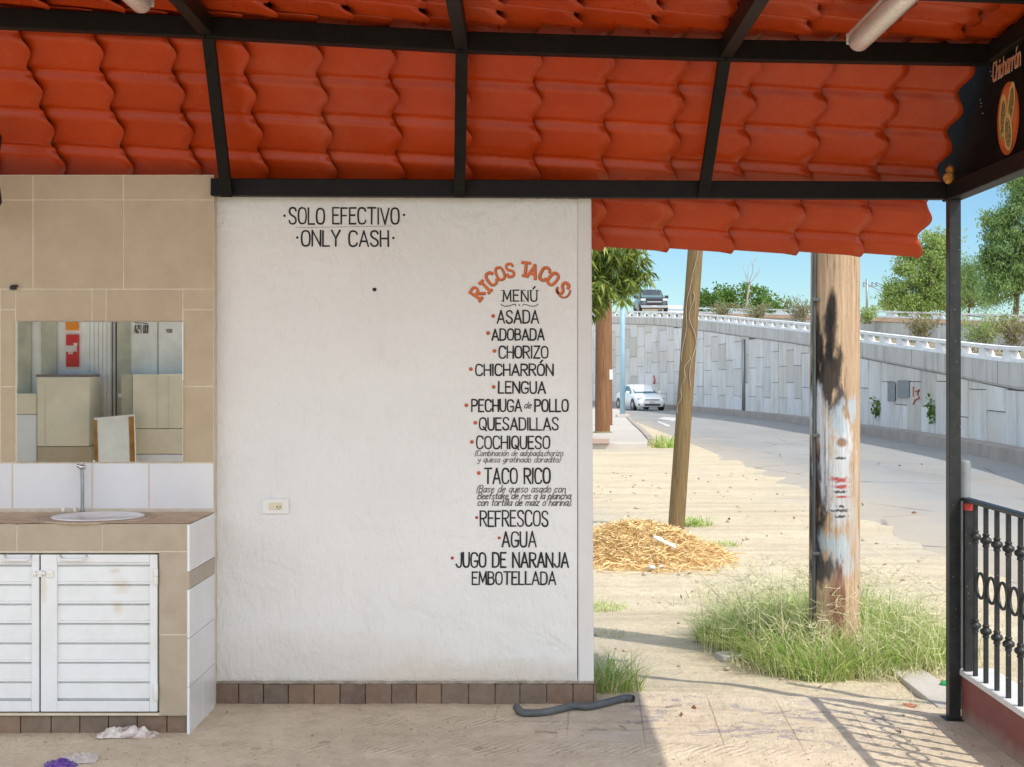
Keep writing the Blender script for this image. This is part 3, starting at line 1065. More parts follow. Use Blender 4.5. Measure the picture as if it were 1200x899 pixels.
# arched title
arch = [('R', 270, 368, -57), ('I', 338, 318, -44), ('C', 383, 255, -34), ('O', 455, 212, -22.5), ('S', 535, 185, -10.7),
        ('T', 662, 177, 6), ('A', 722, 195, 15.5), ('C', 815, 213, 28.2), ('O', 885, 255, 39.1), ('S', 962, 330, 52)]
md, mo = MB(), MB()
for c, zx, zy, ang in arch:
    px, py = 520 + zx / 6.917, 290 + zy / 6.917
    w, st = U_[c]
    hh, ww = 15.2, max(w, .1) * 15.2 * 1.02
    a = rad(ang)
    strokes = []
    for kind, pts in st:
        q = chaikin(pts) if kind == 'c' else pts
        pl = []
        for u, v in q:
            x_, y_ = (u - .5) * ww, (v - .5) * hh
            pl.append((wx(px + x_ * math.cos(a) + y_ * math.sin(a)), wz(py + x_ * math.sin(a) - y_ * math.cos(a))))
        strokes.append(pl)
    if c in 'RIT':                       # slab feet of the painted capitals
        for v in ((0, 1) if c == 'I' else (0,)):
            cx_ = {'R': 0, 'I': .5, 'T': .5}[c]
            pl = []
            for du in (-2.4, 2.4):
                x_, y_ = (cx_ - .5) * ww + du, (v - .5) * hh
                pl.append((wx(px + x_ * math.cos(a) + y_ * math.sin(a)), wz(py + x_ * math.sin(a) - y_ * math.cos(a))))
            strokes.append(pl)
    ribbons(md, [[(x_ + .35 / S, y_ - .35 / S) for x_, y_ in s] for s in strokes], 3.6 / S, wmap, .001, .0001)
    ribbons(mo, strokes, 3.0 / S, wmap, .0024, .0001)
tail = chaikin([(wx(520 + x_ / 6.917), wz(290 + y_ / 6.917)) for x_, y_ in ((918, 345), (935, 395), (975, 408), (1010, 388), (1022, 350))])
ribbons(md, [[(x_ + .4 / S, y_ - .4 / S) for x_, y_ in tail]], 2.4 / S, wmap, .001)
ribbons(mo, [tail], 1.7 / S, wmap, .0024)
md.build('lettering_shadow', M['letter_brown'], wall)
mo.build('lettering', M['letter_orange'], wall)
# nail hole
m = MB().lathe([(.009, 0), (.009, .002), (.004, .004)], (0, 0, 0), 10)
m.v = [(wx(439) + x_ * (1 + .3 * math.sin(i)), YW - .002 - z_, wz(339.5) + y_) for i, (x_, y_, z_) in enumerate(m.v)]
m.build('nail_hole', M['black'], wall)

ot = thing('electrical_outlet', 'small white electrical outlet plate low on the white menu wall', 'outlet', (wx(323), YW - .004, wz(593)))
MB().box(wx(308), wx(339), YW - .013, YW + .002, wz(602), wz(584.5)).build('cover_plate', M['plastic_white'], ot, bevel=.003)
MB().box(wx(315.5), wx(331.5), YW - .017, YW - .010, wz(597.5), wz(589)).build('socket', M['plastic_cream'], ot, bevel=.002)
m = MB()
for px in (325.5, 329):
    m.box(wx(px - .45), wx(px + .45), YW - .0185, YW - .016, wz(595), wz(592.4))
m.box(wx(326.8), wx(327.8), YW - .0185, YW - .016, wz(596.6), wz(595.6))
m.build('slot', M['black'], ot)

# ------------------------------------------------------------------ the tiled wall with the mirror
YT = 6.60
ST = FPX / YT


def tx(px): return (px - CX) / ST
def tz(py): return EYE - (py - CY) / ST


tw = thing('tiled_wall', 'beige tiled wall with a row of white tiles above the sink counter', 'wall', (tx(100), YT, 0))
xe = tx(250.5)
m = MB()
m.add([(-3.6, YT + .0016, 0), (xe, YT + .0016, 0), (xe, YT + .0016, tz(205)), (-3.6, YT + .0016, tz(205)), (-3.6, YT + .066, 0), (xe, YT + .066, 0), (xe, YT + .066, tz(209)), (-3.6, YT + .066, tz(209))],
      [(0, 1, 2, 3), (5, 4, 7, 6), (1, 5, 6, 2), (4, 0, 3, 7), (3, 2, 6, 7), (0, 4, 5, 1)])
m.build('grout_bed', M['grout'], tw)
m = MB()


def tile(mm, p0, p1, q0, q1, y=YT, t=.008, g=.0034):
    mm.box(tx(p0) + g, tx(p1) - g, y + R.uniform(-.0008, .0008), y + t, tz(q1) + g, tz(q0) - g)


big = [-440, -334, -228, -122, -72, 38.5, 144.5, 250.5]
for a, b in zip(big[:-1], big[1:]):
    tile(m, a, b, 205, 234.5)
    tile(m, a, b, 234.5, 339)
row3 = [-440, -330, -220, -110, 0, 18, 107.5, 124, 214, 250.5]
for a, b in zip(row3[:-1], row3[1:]):
    tile(m, a, b, 339, 363 if not 18 <= a < 214 else 377)
for a, b in zip([-440, -330, -220, -110], [-330, -220, -110, 0]):
    tile(m, a, b, 363, 453); tile(m, a, b, 453, 542.5)
tile(m, 0, 18, 363, 453); tile(m, 0, 18, 453, 542.5)
tile(m, 214.5, 250.5, 363, 453); tile(m, 214.5, 250.5, 453, 542.5)
tile(m, 18, 214.5, 377, 542.5, YT + .0008, .004)
m.build('beige_tiles', M['beige_tile'], tw, bevel=.0012)
m = MB()
row = [-440, -320, -200, -106, 14.5, 94.5, 174.5, 254.5]
row = [-440, -305, -225, -145, -65, 14.5, 96, 108, 174.5, 254.5]
for a, b in zip(row[:-1], row[1:]):
    tile(m, a, min(b, 250.8), 542.5, 597)
m.build('white_tiles', M['white_tile'], tw, bevel=.0012)

mr = MB().box(tx(19.5), tx(215), YT - .006, YT - .0005, tz(541.5), tz(377)).build('wall_mirror', M['mirror'], bevel=.0015)
tag(mr, 'frameless rectangular mirror on the beige tiled wall reflecting white and beige walls', 'mirror')
m = MB().box(tx(13), tx(19.5), YT - .02, YT + .002, tz(339.5), tz(335))
m.box(tx(15), tx(21.5), YT - .022, YT - .004, tz(336.5), tz(334))
tag(m.build('wall_clip', M['black'], bevel=.002), 'tiny black clip fixed to the beige tiles above the mirror', 'clip')

# ------------------------------------------------------------------ the sink counter
YC = 6.09
SC = FPX / YC


def cx_(px): return (px - CX) / SC
def cz(py): return EYE - (py - CY) / SC


ct = thing('sink_counter', 'tiled sink counter with white louvred metal doors under the mirror', 'counter', (cx_(100), YC + .2, 0))
XR = cx_(222)
MB().box(-3.4, XR - .01, YC + .05, YT - .004, 0, .815).build('counter_core', M['grout'], ct)
bx, by = cx_(93), 6.33
m = MB().grid(lambda u, v: (-3.41 + (XR + 3.41) * u, YC - .002 + (YT - .004 - YC + .002) * v, .908 + .003 * mn.noise((u * 40, v * 9, 2))), 240, 50)
m.f = [f for f in m.f if math.hypot(sum(m.v[i][0] for i in f) / 4 - bx - .01, sum(m.v[i][1] for i in f) / 4 - by) > .192]
m.build('countertop', M['counter'], ct, smooth=True)
MB().box(-3.4, XR - .012, YC + .0022, YC + .052, cz(648), .902).build('counter_front', M['grout'], ct)
m = MB()


def ctile(p0, p1, q0, q1, g=.0024, mm=None):
    (mm or m).box(cx_(p0) + g, cx_(p1) - g, YC + R.uniform(-.0006, .0006), YC + .012, cz(q1) + g, cz(q0) - g)


for a, b in zip([-150, -80, 19.5, 119.5], [-80, 19.5, 119.5, 219.5]):
    ctile(a, b, 613.5, 646.5)
ctile(186.5, 219.5, 646.5, 744); ctile(186.5, 219.5, 744, 838.5)
ctile(-150, -98, 646.5, 744); ctile(-150, -98, 744, 838.5)
m.build('front_tiles', M['front_tile'], ct, bevel=.0012)
MB().box(cx_(-98), cx_(186.5), YC + .008, YC + .045, cz(839), cz(835.8)).build('bottom_trim', M['beige_tile'], ct)
MB().box(-3.4, XR - .014, YC + .006, YC + .05, cz(839), cz(836)).build('front_bed', M['grout'], ct)
for x0, x1 in ((-3.4, cx_(-98.2)), (cx_(186.7), XR - .01)):
    MB().box(x0, x1, YC + .0018, YC + .051, cz(835.8), .903).build('front_bed', M['grout'], ct)
# side of white tiles with one beige band (planes x = XR)
m = MB(); mbg = MB()
ysd = [YC + .002, YC + .26, YT - .004]
for z0, z1, beige in ((.0, .205, 0), (.205, .415, 0), (.415, .625, 0), (.625, .70, 1), (.70, .905, 0)):
    for ya, yb in zip(ysd[:-1], ysd[1:]):
        (mbg if beige else m).box(XR - .012, XR + R.uniform(-.0005, .0005), ya + (.05 if z0 == 0 and ya == ysd[0] else 0) * 0 + .001, yb - .001, z0 + .0012, z1 - .0012)
m.build('side_tiles', M['white_tile'], ct, bevel=.001)
mbg.build('side_band', M['front_tile'], ct, bevel=.001)
# brown plinth set back under the front
m = MB()
x = -3.3
while x < XR - .03:
    wd = R.uniform(.118, .135)
    x_e = min(x + wd, XR - .014)
    m.box(x, x_e - .004, YC + .02, YC + .055, -.03, .082)
    x = x_e
m.build('plinth', M['plinth'], ct, bevel=.002)


def door(px0, px1, hinge_right, mullion):
    x0, x1 = cx_(px0), cx_(px1)
    z0, z1 = cz(834), cz(650)
    d = MB()
    fw, yf = .042, YC - .004
    ml = .07 if mullion == 'l' else fw
    mr_ = fw * .78
    d.box(x0, x0 + ml, yf, YC + .03, z0, z1)
    d.box(x1 - mr_, x1, yf, YC + .03, z0, z1)
    d.box(x0 + ml, x1 - mr_, yf, YC + .03, z1 - .034, z1)
    d.box(x0 + ml, x1 - mr_, yf, YC + .03, z0, z0 + .045)
    o = d.build('cabinet_door', M['door'], ct, bevel=.003)
    sl = MB()
    n = 7
    a, b = z0 + .052, z1 - .036
    ph = (b - a) / n
    for i in range(n):
        zb, zt = a + i * ph, a + (i + 1) * ph
        sl.add([(x0 + ml, YC + .007, zb + .004), (x1 - mr_, YC + .007, zb + .004), (x1 - mr_, YC + .010, zt - .018), (x0 + ml, YC + .010, zt - .018),
                (x1 - mr_, YC + .022, zt - .013), (x0 + ml, YC + .022, zt - .013), (x1 - mr_, YC + .004, zt - .007), (x0 + ml, YC + .004, zt - .007),
                (x1 - mr_, YC + .004, zt + .001), (x0 + ml, YC + .004, zt + .001), (x1 - mr_, YC + .008, zt + .004), (x0 + ml, YC + .008, zt + .004)],
               [(0, 1, 2, 3), (3, 2, 4, 5), (5, 4, 6, 7), (7, 6, 8, 9), (9, 8, 10, 11)])
    sl.box(x0 + ml, x1 - mr_, YC + .024, YC + .028, z0 + .045, z1 - .034)
    sl.build('louvre_panel', M['door'], o)
    hx = x0 + .085 if mullion == 'l' else x1 - .145
    hb = MB().tube([(hx, YC - .003, z1 - .003), (hx + .004, YC - .022, z1 - .012), (hx + .012, YC - .026, z1 - .02), (hx + .10, YC - .026, z1 - .02), (hx + .108, YC - .022, z1 - .012), (hx + .112, YC - .003, z1 - .003)], .0055, 8)
    hb.build('handle', M['door'], o, smooth=True)
    if hinge_right:
        for zc in (cz(675), cz(811)):
            m_ = MB().lathe([(.0085, -.034), (.0095, -.032), (.0095, -.001), (.007, 0), (.0095, .001), (.0095, .032), (.0085, .034)], (x1 - .004, YC - .010, zc), 12)
            m_.build('hinge', M['plastic_white'], o, smooth=True, angle=40)
    return o


door(-98, 46, False, 'r')
dr_ = door(48, 184.5, True, 'l')
m = MB()
lz = cz(672)
m.tube([(cx_(40), YC - .012, lz), (cx_(62), YC - .012, lz)], .0045, 8)
m.box(cx_(45), cx_(50), YC - .012, YC - .002, lz - .014, lz + .014)
m.box(cx_(55), cx_(63), YC - .012, YC - .002, lz - .016, lz + .016)
m.box(cx_(39), cx_(43), YC - .014, YC - .002, lz - .010, lz + .010)
m.ball((cx_(53), YC - .02, lz + .004), .008, 10, 7)
m.build('bolt_latch', M['plastic_white'], dr_, bevel=.002)

# basin set in the counter and the riser pipe behind it
bs = thing('sink_basin', 'round white ceramic basin sunk in the dusty brown countertop', 'sink', (bx, by, .908))
MB().lathe([(.262, -.004), (.258, .002), (.25, .003), (.205, .004), (.19, .002)], (bx - .005, by, .911), 48).build('sealant_ring', M['ring'], bs, smooth=True)
m = MB().lathe([(.203, .002), (.199, .007), (.192, .008), (.186, .005), (.184, .003)], (bx + .01, by, .911), 48)
m.build('rim', M['ceramic'], bs, smooth=True)
m = MB()
m.lathe([(.02, -.078), (.11, -.072), (.16, -.045), (.178, -.012), (.185, .004)], (bx + .01, by, .911), 48)
m.f = m.f[:-1]
m.build('bowl', M['ceramic'], bs, smooth=True)
fx = tx(102)
tp = thing('tap_riser', 'bare grey riser pipe with a small valve rising from the back of the counter', 'tap', (fx, 6.53, .908))
MB().tube([(fx, 6.53, .905), (fx, 6.53, 1.06), (fx - .002, 6.53, 1.115)], .0085, 12).build('pipe', M['galv'], tp, smooth=True, angle=40)
MB().lathe([(.018, 0), (.018, .006), (.011, .012), (.011, .02)], (fx, 6.53, .909), 14).build('flange', M['galv'], tp, smooth=True, angle=40)
m = MB().tube([(fx - .022, 6.525, 1.128), (fx + .018, 6.525, 1.12)], .0095, 10)
m.ball((fx - .002, 6.52, 1.122), .0135, 10, 7)
m.tube([(fx + .002, 6.52, 1.125), (fx + .014, 6.515, 1.142)], .005, 8)
m.build('valve', M['chrome'], tp, smooth=True, angle=50)
for dx, wh in ((0, 'left'), (.055, 'right')):
    m = MB().lathe([(.006, 0), (.011, .004), (.008, .012), (.009, .02), (.003, .024)], (cx_(33) + dx, 6.56, .910), 10)
    tag(m.build('pipe_plug', M['plastic_white'], smooth=True), wh + ' one of two tiny white plugs lying at the back of the countertop', 'plug', 'plugs on the countertop')

# ------------------------------------------------------------------ the canopy: black steel frame, red tile sheets
rc = thing('roof_canopy', 'red tile sheet roof canopy on a black steel frame over the taco stand', 'roof', (2.0, 6.57, -.05))
PITCH, MOD = .215, .3187
XEND = 1.955


def hump(t):
    """0..1 toward the viewer: steep rise, wide nearly flat pan, quick fall"""
    t = t % 1.0
    if t < .17:
        return sstep(t / .17)
    if t < .84:
        return 1 - .5 * ((t - .17) / .67) ** 1.6
    return .5 * (1 - sstep((t - .84) / .16))


def tile_sheet(name, O, vd, nd, vlen, phase, tilt, x_left=-3.8, x_right=XEND, amp=.027, step=.021, scal=.021):
    """corrugated tile sheet: waves run along x, a scalloped step every MOD metres"""
    O, vd, nd = Vector(O), Vector(vd).normalized(), Vector(nd).normalized()
    nv = int(vlen / PITCH * 28)
    m = MB()
    k0 = int(math.ceil((x_right - x_left) / MOD))
    for k in range(k0, -1, -1):
        xa, xb = x_right - MOD * (k + 1), x_right - MOD * k
        cols = []
        wob = R.uniform(-.004, .004)
        for i in range(6):
            fr = [0, .05, .12, .5, .92, 1.10 if k else 1][i]       # each module laps over the next
            colp = []
            for j in range(nv + 1):
                v = vlen * j / nv
                t = v / PITCH + phase
                sc_ = scal * math.sin(2 * math.pi * (t - .12))
                x = xa + (xb - xa) * fr + sc_
                d = amp * hump(t) + step * (fr - .5) + [-.012, -.005, 0, 0, .001, .010][i] + .002 * mn.noise((x * 2, v * 3, phase * 7 + k)) + wob * .4
                p = O + vd * v + nd * d
                colp.append((x, p.y, p.z - tilt * (x - x_right)))
            cols.append(colp)
        base = len(m.v)
        m.add([p for c_ in cols for p in c_], [(i * (nv + 1) + j, (i + 1) * (nv + 1) + j, (i + 1) * (nv + 1) + j + 1, i * (nv + 1) + j + 1) for i in range(5) for j in range(nv)])
    o = m.build(name, M['roof'], rc, smooth=True, angle=50)
    so = o.modifiers.new('thick', 'SOLIDIFY')
    so.thickness = .004
    so.offset = 0
    return o


SL = Vector((0, .56, -.50)).normalized()
NL_ = Vector((0, -.50, -.56)).normalized()           # toward the viewer, down and out
tile_sheet('tile_sheet', (0, 6.055, 3.035), SL, NL_, 1.325, .38, .024)
tile_sheet('tile_sheet', (0, 6.20, 2.985), (0, -1, 0.03), (0, -.03, -1), 2.15, .15, .034, x_right=2.12)

# underlay boards a hand's breadth above the sheets
for O_, V_, N_, L_, xr_ in (((0, 6.055, 3.035), SL, NL_, 1.29, 1.93), ((0, 6.20, 2.985), Vector((0, -1, .03)).normalized(), Vector((0, -.03, -1)), 2.13, 2.08)):
    tl_ = .024 if L_ < 2 else .034
    p0_, p1_ = Vector(O_) - N_ * .055, Vector(O_) + V_ * L_ - N_ * .055
    q_ = [(x_, p_.y, p_.z - tl_ * (x_ - xr_)) for x_, p_ in ((-3.8, p0_), (xr_, p0_), (xr_, p1_), (-3.8, p1_))]
    MB().prism(q_, tuple(N_ * -.012)).build('underlay', M['plinth'], rc, recalc=True)

BT = [(-30, 18), (0, 20), (243, 33), (400, 44), (541, 50), (850, 59.5), (1158, 65)]      # centre line of the upper beam in the photo
YB = 6.05


def zbt(px): return EYE - (lerp_tab(BT, px) - CY) / FPX * YB
def xb(px, Y): return (px - CX) / FPX * Y


bk = [-3.6, xb(243, YB), xb(541, YB), xb(850, YB), xb(1160, YB)]
bz = [zbt(-30) + .05, zbt(243), zbt(541), zbt(850), zbt(1158)]
for i in range(4):
    MB().bar((bk[i], YB, bz[i]), (bk[i + 1] - .002, YB, bz[i + 1]), .06, .085).build('beam', M['black_steel'], rc, bevel=.004)
# lower beam above the wall
MB().bar((wx(252), 6.60, EYE + (438 - 222.5) / FPX * 6.60 + .01), (1.975, 6.60, EYE + (438 - 222.5) / FPX * 6.60 - .006), .06, .080).build('beam', M['black_steel'], rc, bevel=.004)
# purlin nearer the viewer, and the front edge beam
MB().bar((-3.6, 5.28, 3.15), (1.98, 5.28, 2.955), .05, .06).build('beam', M['black_steel'], rc, bevel=.004)
MB().bar((-3.6, 4.08, 3.20), (1.98, 4.08, 3.00), .06, .09).build('beam', M['black_steel'], rc, bevel=.004)
# rafters: level part toward the viewer, raking part down to the wall
for px, pl in ((243, 266), (541, 538.5), (850, 824)):
    x, z = xb(px, YB), zbt(px)
    MB().bar((x, YB - .032, z + .004), (x, 4.12, z + .02), .055, .078).build('rafter', M['black_steel'], rc, bevel=.004)
    xl_ = xb(pl, 6.555)
    MB().bar((x, YB + .012, z - .015), (xl_, 6.556, 2.372), .052, .035, up=(0, 1, 1)).build('rafter', M['black_steel'], rc, bevel=.003)
# corner post and the side beams the sign hangs between
XP = 1.975
MB().box(XP, XP + .055, 6.545, 6.60, -.055, 2.40).build('post', M['post_steel'], rc, bevel=.004)
MB().box(XP - .02, XP + .075, 6.52, 6.625, -.06, -.042).build('base_plate', M['post_steel'], rc, bevel=.003)
MB().bar((XP + .028, 6.63, 2.388), (XP + .028, 4.09, 2.388), .072, .075).build('beam', M['black_steel'], rc, bevel=.004)
MB().bar((XP + .028, 6.08, 2.905), (XP + .028, 4.09, 2.925), .06, .075).build('beam', M['black_steel'], rc, bevel=.004)
MB().box(XP, XP + .055, 4.05, 4.11, -.05, 2.96).build('post', M['post_steel'], rc, bevel=.004)
MB().box(-3.66, -3.6, 4.05, 4.11, 0, 3.16).build('post', M['post_steel'], rc, bevel=.004)

# hand painted black sign on the side of the canopy
XS = XP + .012
sg = thing('sign_board', 'black side sign board painted with an orange plate of tacos and the word Chicharrón', 'sign', (XS, 6.0, 2.4))
pts = [(7.06, 2.45), (6.65, 2.42), (6.62, 2.42), (4.12, 2.42), (4.12, 3.0), (6.07, 2.975), (6.45, 3.06)]
MB().prism([(XS + .02, y, z) for y, z in pts], (.006, 0, 0)).build('panel', M['sign'], sg, recalc=True)
smap = lambda a, b, d: (XS + .0195 - d, -a, b)          # text runs toward the viewer


def spt(px, py):
    Y = (XS + .0195) / ((px - CX) / FPX)
    return Y, EYE - (py - CY) / FPX * Y


ya, za = spt(1163.5, 104)
yb_, zb_ = spt(1196, 84)
_, zt_ = spt(1163.5, 84)
txt = layout('Chicharrón', 0, abs(ya - yb_), 0, .078, .12, gap=.13)
sk = (zb_ - za) / abs(ya - yb_) * .55
cm = lambda a, b, d: smap(a - ya, b + za + .03 + sk * a * .4, d)
m = MB(); ribbons(m, txt, .0125, cm, .001, .0001); m.build('lettering_outline', M['letter_white'], sg)
m = MB(); ribbons(m, txt, .0065, cm, .0025, .0001); m.build('lettering', M['letter_orange'], sg)
yc, zc = spt(1181.5, 139)
pc = thing  # plate picture: flat painting
m = MB(); disc(m, -yc, zc, .130, .150, smap, .001, 36); plate = m.build('plate_picture', M['plate_orange'], sg)
m = MB()
disc(m, -yc - .002, zc + .004, .112, .125, smap, .0018, 36)
m.build('plate_rim', M['letter_orange'], plate)
m, m2 = MB(), MB()
for i, (da, db, ra, rb, ro) in enumerate(((-.055, .022, .043, .088, -.10), (.045, .052, .042, .090, -.28), (.012, -.055, .050, .082, .22))):
    disc(m, -yc + da, zc + db, ra, rb, smap, .0026 + i * .0012, 26, ro)
    disc(m2, -yc + da * 1.0, zc + db - .004, ra * .68, rb * .78, smap, .0031 + i * .0012, 26, ro)
m.build('painted_tortilla', M['tortilla'], plate)
m2.build('painted_meat', M['meat'], plate)
m = MB(); disc(m, -yc - .08, zc - .052, .014, .024, smap, .0031, 14, .3); m.build('painted_lime', M['lime'], plate)
for k_, (px, py) in enumerate(((1149, 117), (1150, 121), (1150, 125), (1152, 133), (1161, 84), (1162, 89))):
    y_, z_ = spt(px, py)
    m = MB()
    disc(m, -y_, z_, .004, .003, smap, .001, 8)
    m.build('paint_splash', M['letter_white'], sg)

# small lump of foam in the corner
m = MB().ball((1.965, 6.515, 2.447), .026, 14, 10, (1, 1, 1.0), .12, R)
m.ball((1.972, 6.52, 2.485), .020, 12, 8, (1, 1, 1.1), .12, R)
tag(m.build('foam_lump', M['foam'], smooth=True), 'orange lump of expanding foam in the corner of the beams', 'foam')


def tube_lamp(x, z, y0, y1, label):
    t = thing('ceiling_light', label, 'light', (x, y0, z), 'lamps under the canopy')
    MB().box(x - .036, x + .036, y1, y0 + .0, z + .002, z + .030).build('housing', M['housing'], t, bevel=.006)
    pts = [(x, y0 - .012, z - .014), (x, y0 - .02, z - .014), (x, y0 - .05, z - .014)] + [(x, y0 - .05 - (y0 - .05 - y1) * i / 8, z - .014) for i in range(1, 9)]
    m = MB().tube(pts, [.022, .036, .043] + [.044] * 8, 18)
    m.build('diffuser', M['cover'], t, smooth=True, angle=50)
    MB().box(x - .04, x + .04, y0 - .002, y0 + .008, z - .018, z + .03).build('end_cap', M['housing'], t, bevel=.005)
    return t


tube_lamp(1.352, 2.893, 5.72, 4.45, 'tubular ceiling lamp with a milky cover near the black sign board')
tube_lamp(-1.50, 3.03, 5.66, 4.45, 'tubular ceiling lamp with a clear cover at the top left, above the beige tiles')

# black cable bundle at the far left under the roof
m = MB().tube([(xb(-6, 6.4) - .04 + .05 * math.sin(i * .7), 6.4, 2.47 + .19 * math.cos(i * .35)) for i in range(20)], .022, 10)
tag(m.build('cable_bundle', M['black'], smooth=True), 'black cable coil hanging under the roof at the left edge', 'cable')

# ------------------------------------------------------------------ low red wall with the iron railing
XW = 2.035
lw = thing('low_wall', 'low red painted wall topped by pale sill tiles beside the corner post', 'wall', (XW + .07, 5.5, -.05))
MB().grid(lambda u, v: (XW + .003 * mn.noise((u * 30, v * 4, 3)), 6.56 - u * 3.0, -.09 + v * .25), 120, 14).build('painted_face', M['red_wall'], lw, smooth=True)
MB().box(XW + .006, XW + .14, 3.56, 6.55, -.12, .160).build('masonry', M['red_wall'], lw, bevel=.004)
m = MB()
y = 6.57
while y > 3.6:
    m.box(XW - .012, XW + .15, y - .30 + .004, y, .162, .188 + R.uniform(-.002, .002))
    y -= .30
m.build('sill_tiles', M['sill'], lw, bevel=.003)

rl = thing('iron_railing', 'black wrought iron railing with collars and rings on the low red wall', 'railing', (XW + .06, 6.4, .19))
XRl = XW + .014
MB().bar((XRl, 6.548, .972), (XRl, 3.7, .972), .042, .018).build('top_rail', M['post_steel'], rl, bevel=.004)
MB().box(XRl - .018, XRl + .018, 6.49, 6.526, .19, .963).build('end_post', M['post_steel'], rl, bevel=.003)
MB().box(XRl - .0185, XRl + .0185, 6.488, 6.528, .925, .957).build('red_paint_mark', mottled('red_mark', (.45, .03, .02), (.3, .03, .02), 20), rl)
b0 = MB().box(XRl - .0095, XRl + .0095, 6.40 - .0095, 6.40 + .0095, .188, .963).build('baluster', M['post_steel'], rl, bevel=.002)
for zc_ in (.815, .415):
    MB().lathe([(.012, -.03), (.016, -.026), (.013, -.016), (.024, -.008), (.026, 0), (.024, .008), (.013, .016), (.016, .026), (.012, .03)], (XRl, 6.40, zc_), 14).build('collar', M['post_steel'], b0, smooth=True, angle=45)
ring = MB()
vs, fs = [], []
for i in range(28):
    a = 2 * math.pi * i / 28
    for j in range(8):
        b = 2 * math.pi * j / 8
        r_ = .0555 + .0065 * math.cos(b)
        vs.append((XRl + .0075 * math.sin(b), 6.40 - .0723 + r_ * math.cos(a), .605 + r_ * math.sin(a)))
for i in range(28):
    for j in range(8):
        fs.append((i * 8 + j, ((i + 1) % 28) * 8 + j, ((i + 1) % 28) * 8 + (j + 1) % 8, i * 8 + (j + 1) % 8))
ring.add(vs, fs)
r0 = ring.build('ring', M['post_steel'], rl, smooth=True)
for i in range(1, 18):
    c = copy_tree(b0, rl); c.location.y -= .1446 * i
    c = copy_tree(r0, rl); c.location.y -= .1446 * i

# grey pipe bollard just beyond the post
m = MB().lathe([(.030, -.02), (.030, 1.17), (.024, 1.185), (.005, 1.19)], (2.118, 6.78, -.05), 20)
tag(m.build('pipe_bollard', mottled('dull_grey_pipe', (.20, .21, .21), (.13, .14, .14), 10, .55), smooth=True, angle=40), 'short grey steel pipe standing behind the corner post', 'bollard')

# ------------------------------------------------------------------ wooden poles
k = Mat('pole_wood', rough=.8, spec=.2)
g1 = k.noise(5, 6, .62, (5, 5, .28), dist=1.3)
c = k.mix(k.rng(g1, .32, .68), (.57, .405, .265), (.43, .285, .175))
c = k.mix(k.rng(k.noise(16, 6, .7, (4, 4, .14)), .56, .66, 0, .8), c, (.15, .08, .045))
c = k.mix(k.rng(k.noise(3, 5, .6, (1, 1, .5)), .55, .8, 0, .5), c, (.60, .42, .26))
c = k.mix(k.math('MULTIPLY', k.rng(k.voro(9, (1, 1, .6)), .09, .05), .8), c, (.09, .05, .03))


def pp(px, py, rx, rz): return ((px - CX) / 214.6, 7.78, EYE - (py - CY) / 214.6), (rx / 214.6, .35, rz / 214.6)


def blot(c, px, py, rx, rz, colr, a=1.0, namt=1.1, ns=22, soft=.45, vs=(1, 1, .3)):
    ce, ra = pp(px, py, rx, rz)
    return k.mix(k.math('MULTIPLY', k.spot(ce, ra, namt, ns, soft, vs), a), c, colr)


BLK, WHT, BLU = (.022, .020, .020), (.66, .68, .70), (.42, .50, .55)
c = blot(c, 976, 366, 8, 34, BLK, .95, .5)
c = blot(c, 975, 395, 9, 40, BLK, .93, .9)
c = blot(c, 963, 405, 8, 46, BLK, .93, 1.0)
c = blot(c, 972, 438, 20, 50, BLK, .9, 1.3)
c = blot(c, 984, 470, 10, 26, (.07, .065, .07), .85, 1.4)
c = blot(c, 965, 560, 12, 80, (.05, .03, .03), .92, 1.2)
c = blot(c, 988, 560, 17, 85, (.55, .55, .55), .85, 1.5)
c = blot(c, 990, 525, 14, 40, WHT, .75, 1.6)
c = blot(c, 982, 545, 22, 62, (.60, .62, .63), .7, 1.3)
c = blot(c, 962, 490, 9, 40, WHT, .95, .9)
c = blot(c, 966, 530, 2.6, 62, WHT, .95, .6, 30)
c = blot(c, 971, 510, 1.6, 48, WHT, .9, .7, 30)
c = blot(c, 958, 540, 1.5, 90, WHT, .8, .7, 30)
c = blot(c, 984, 492, 9, 24, BLU, .8, 1.5)
c = blot(c, 1001, 482, 7, 18, BLU, .8, 1.5)
c = blot(c, 988, 519, 9, 7, (.27, .14, .06), .85, .6)
for py, rx, rz in ((563, 17, 4.5), (571, 15, 3), (583, 13, 1.8)):
    c = blot(c, 988, py, rx, rz, (.42, .05, .04), .9, 1.1, 40, .6, (1, 1, 1.5))
for py, rx in ((537, 7), (577, 10), (599, 13), (606, 10), (594, 6)):
    c = blot(c, 987, py, rx, 2.0, BLK, .85, 1.6, 55, .5, (1, 1, 1.2))
c = blot(c, 978, 640, 30, 20, BLU, .85, 1.4)
c = blot(c, 990, 655, 22, 30, (.50, .53, .55), .7, 1.5)
c = blot(c, 1001, 600, 9, 80, (.52, .46, .40), .6, 1.2)
c = blot(c, 966, 668, 19, 26, (.05, .05, .055), .9, 1.2)
c = blot(c, 955, 600, 9, 95, (.035, .028, .028), .85, 1.2)
c = blot(c, 983, 705, 13, 42, (.20, .07, .045), .75, 1.2)
k.color(c)
k.bump(k.noise(12, 6, .7, (4, 4, .16), dist=.8), .9, .02)
k.bump(k.noise(60, 4, .7, (3, 3, .2)), .5, .006)
M['pole_wood'] = k.m


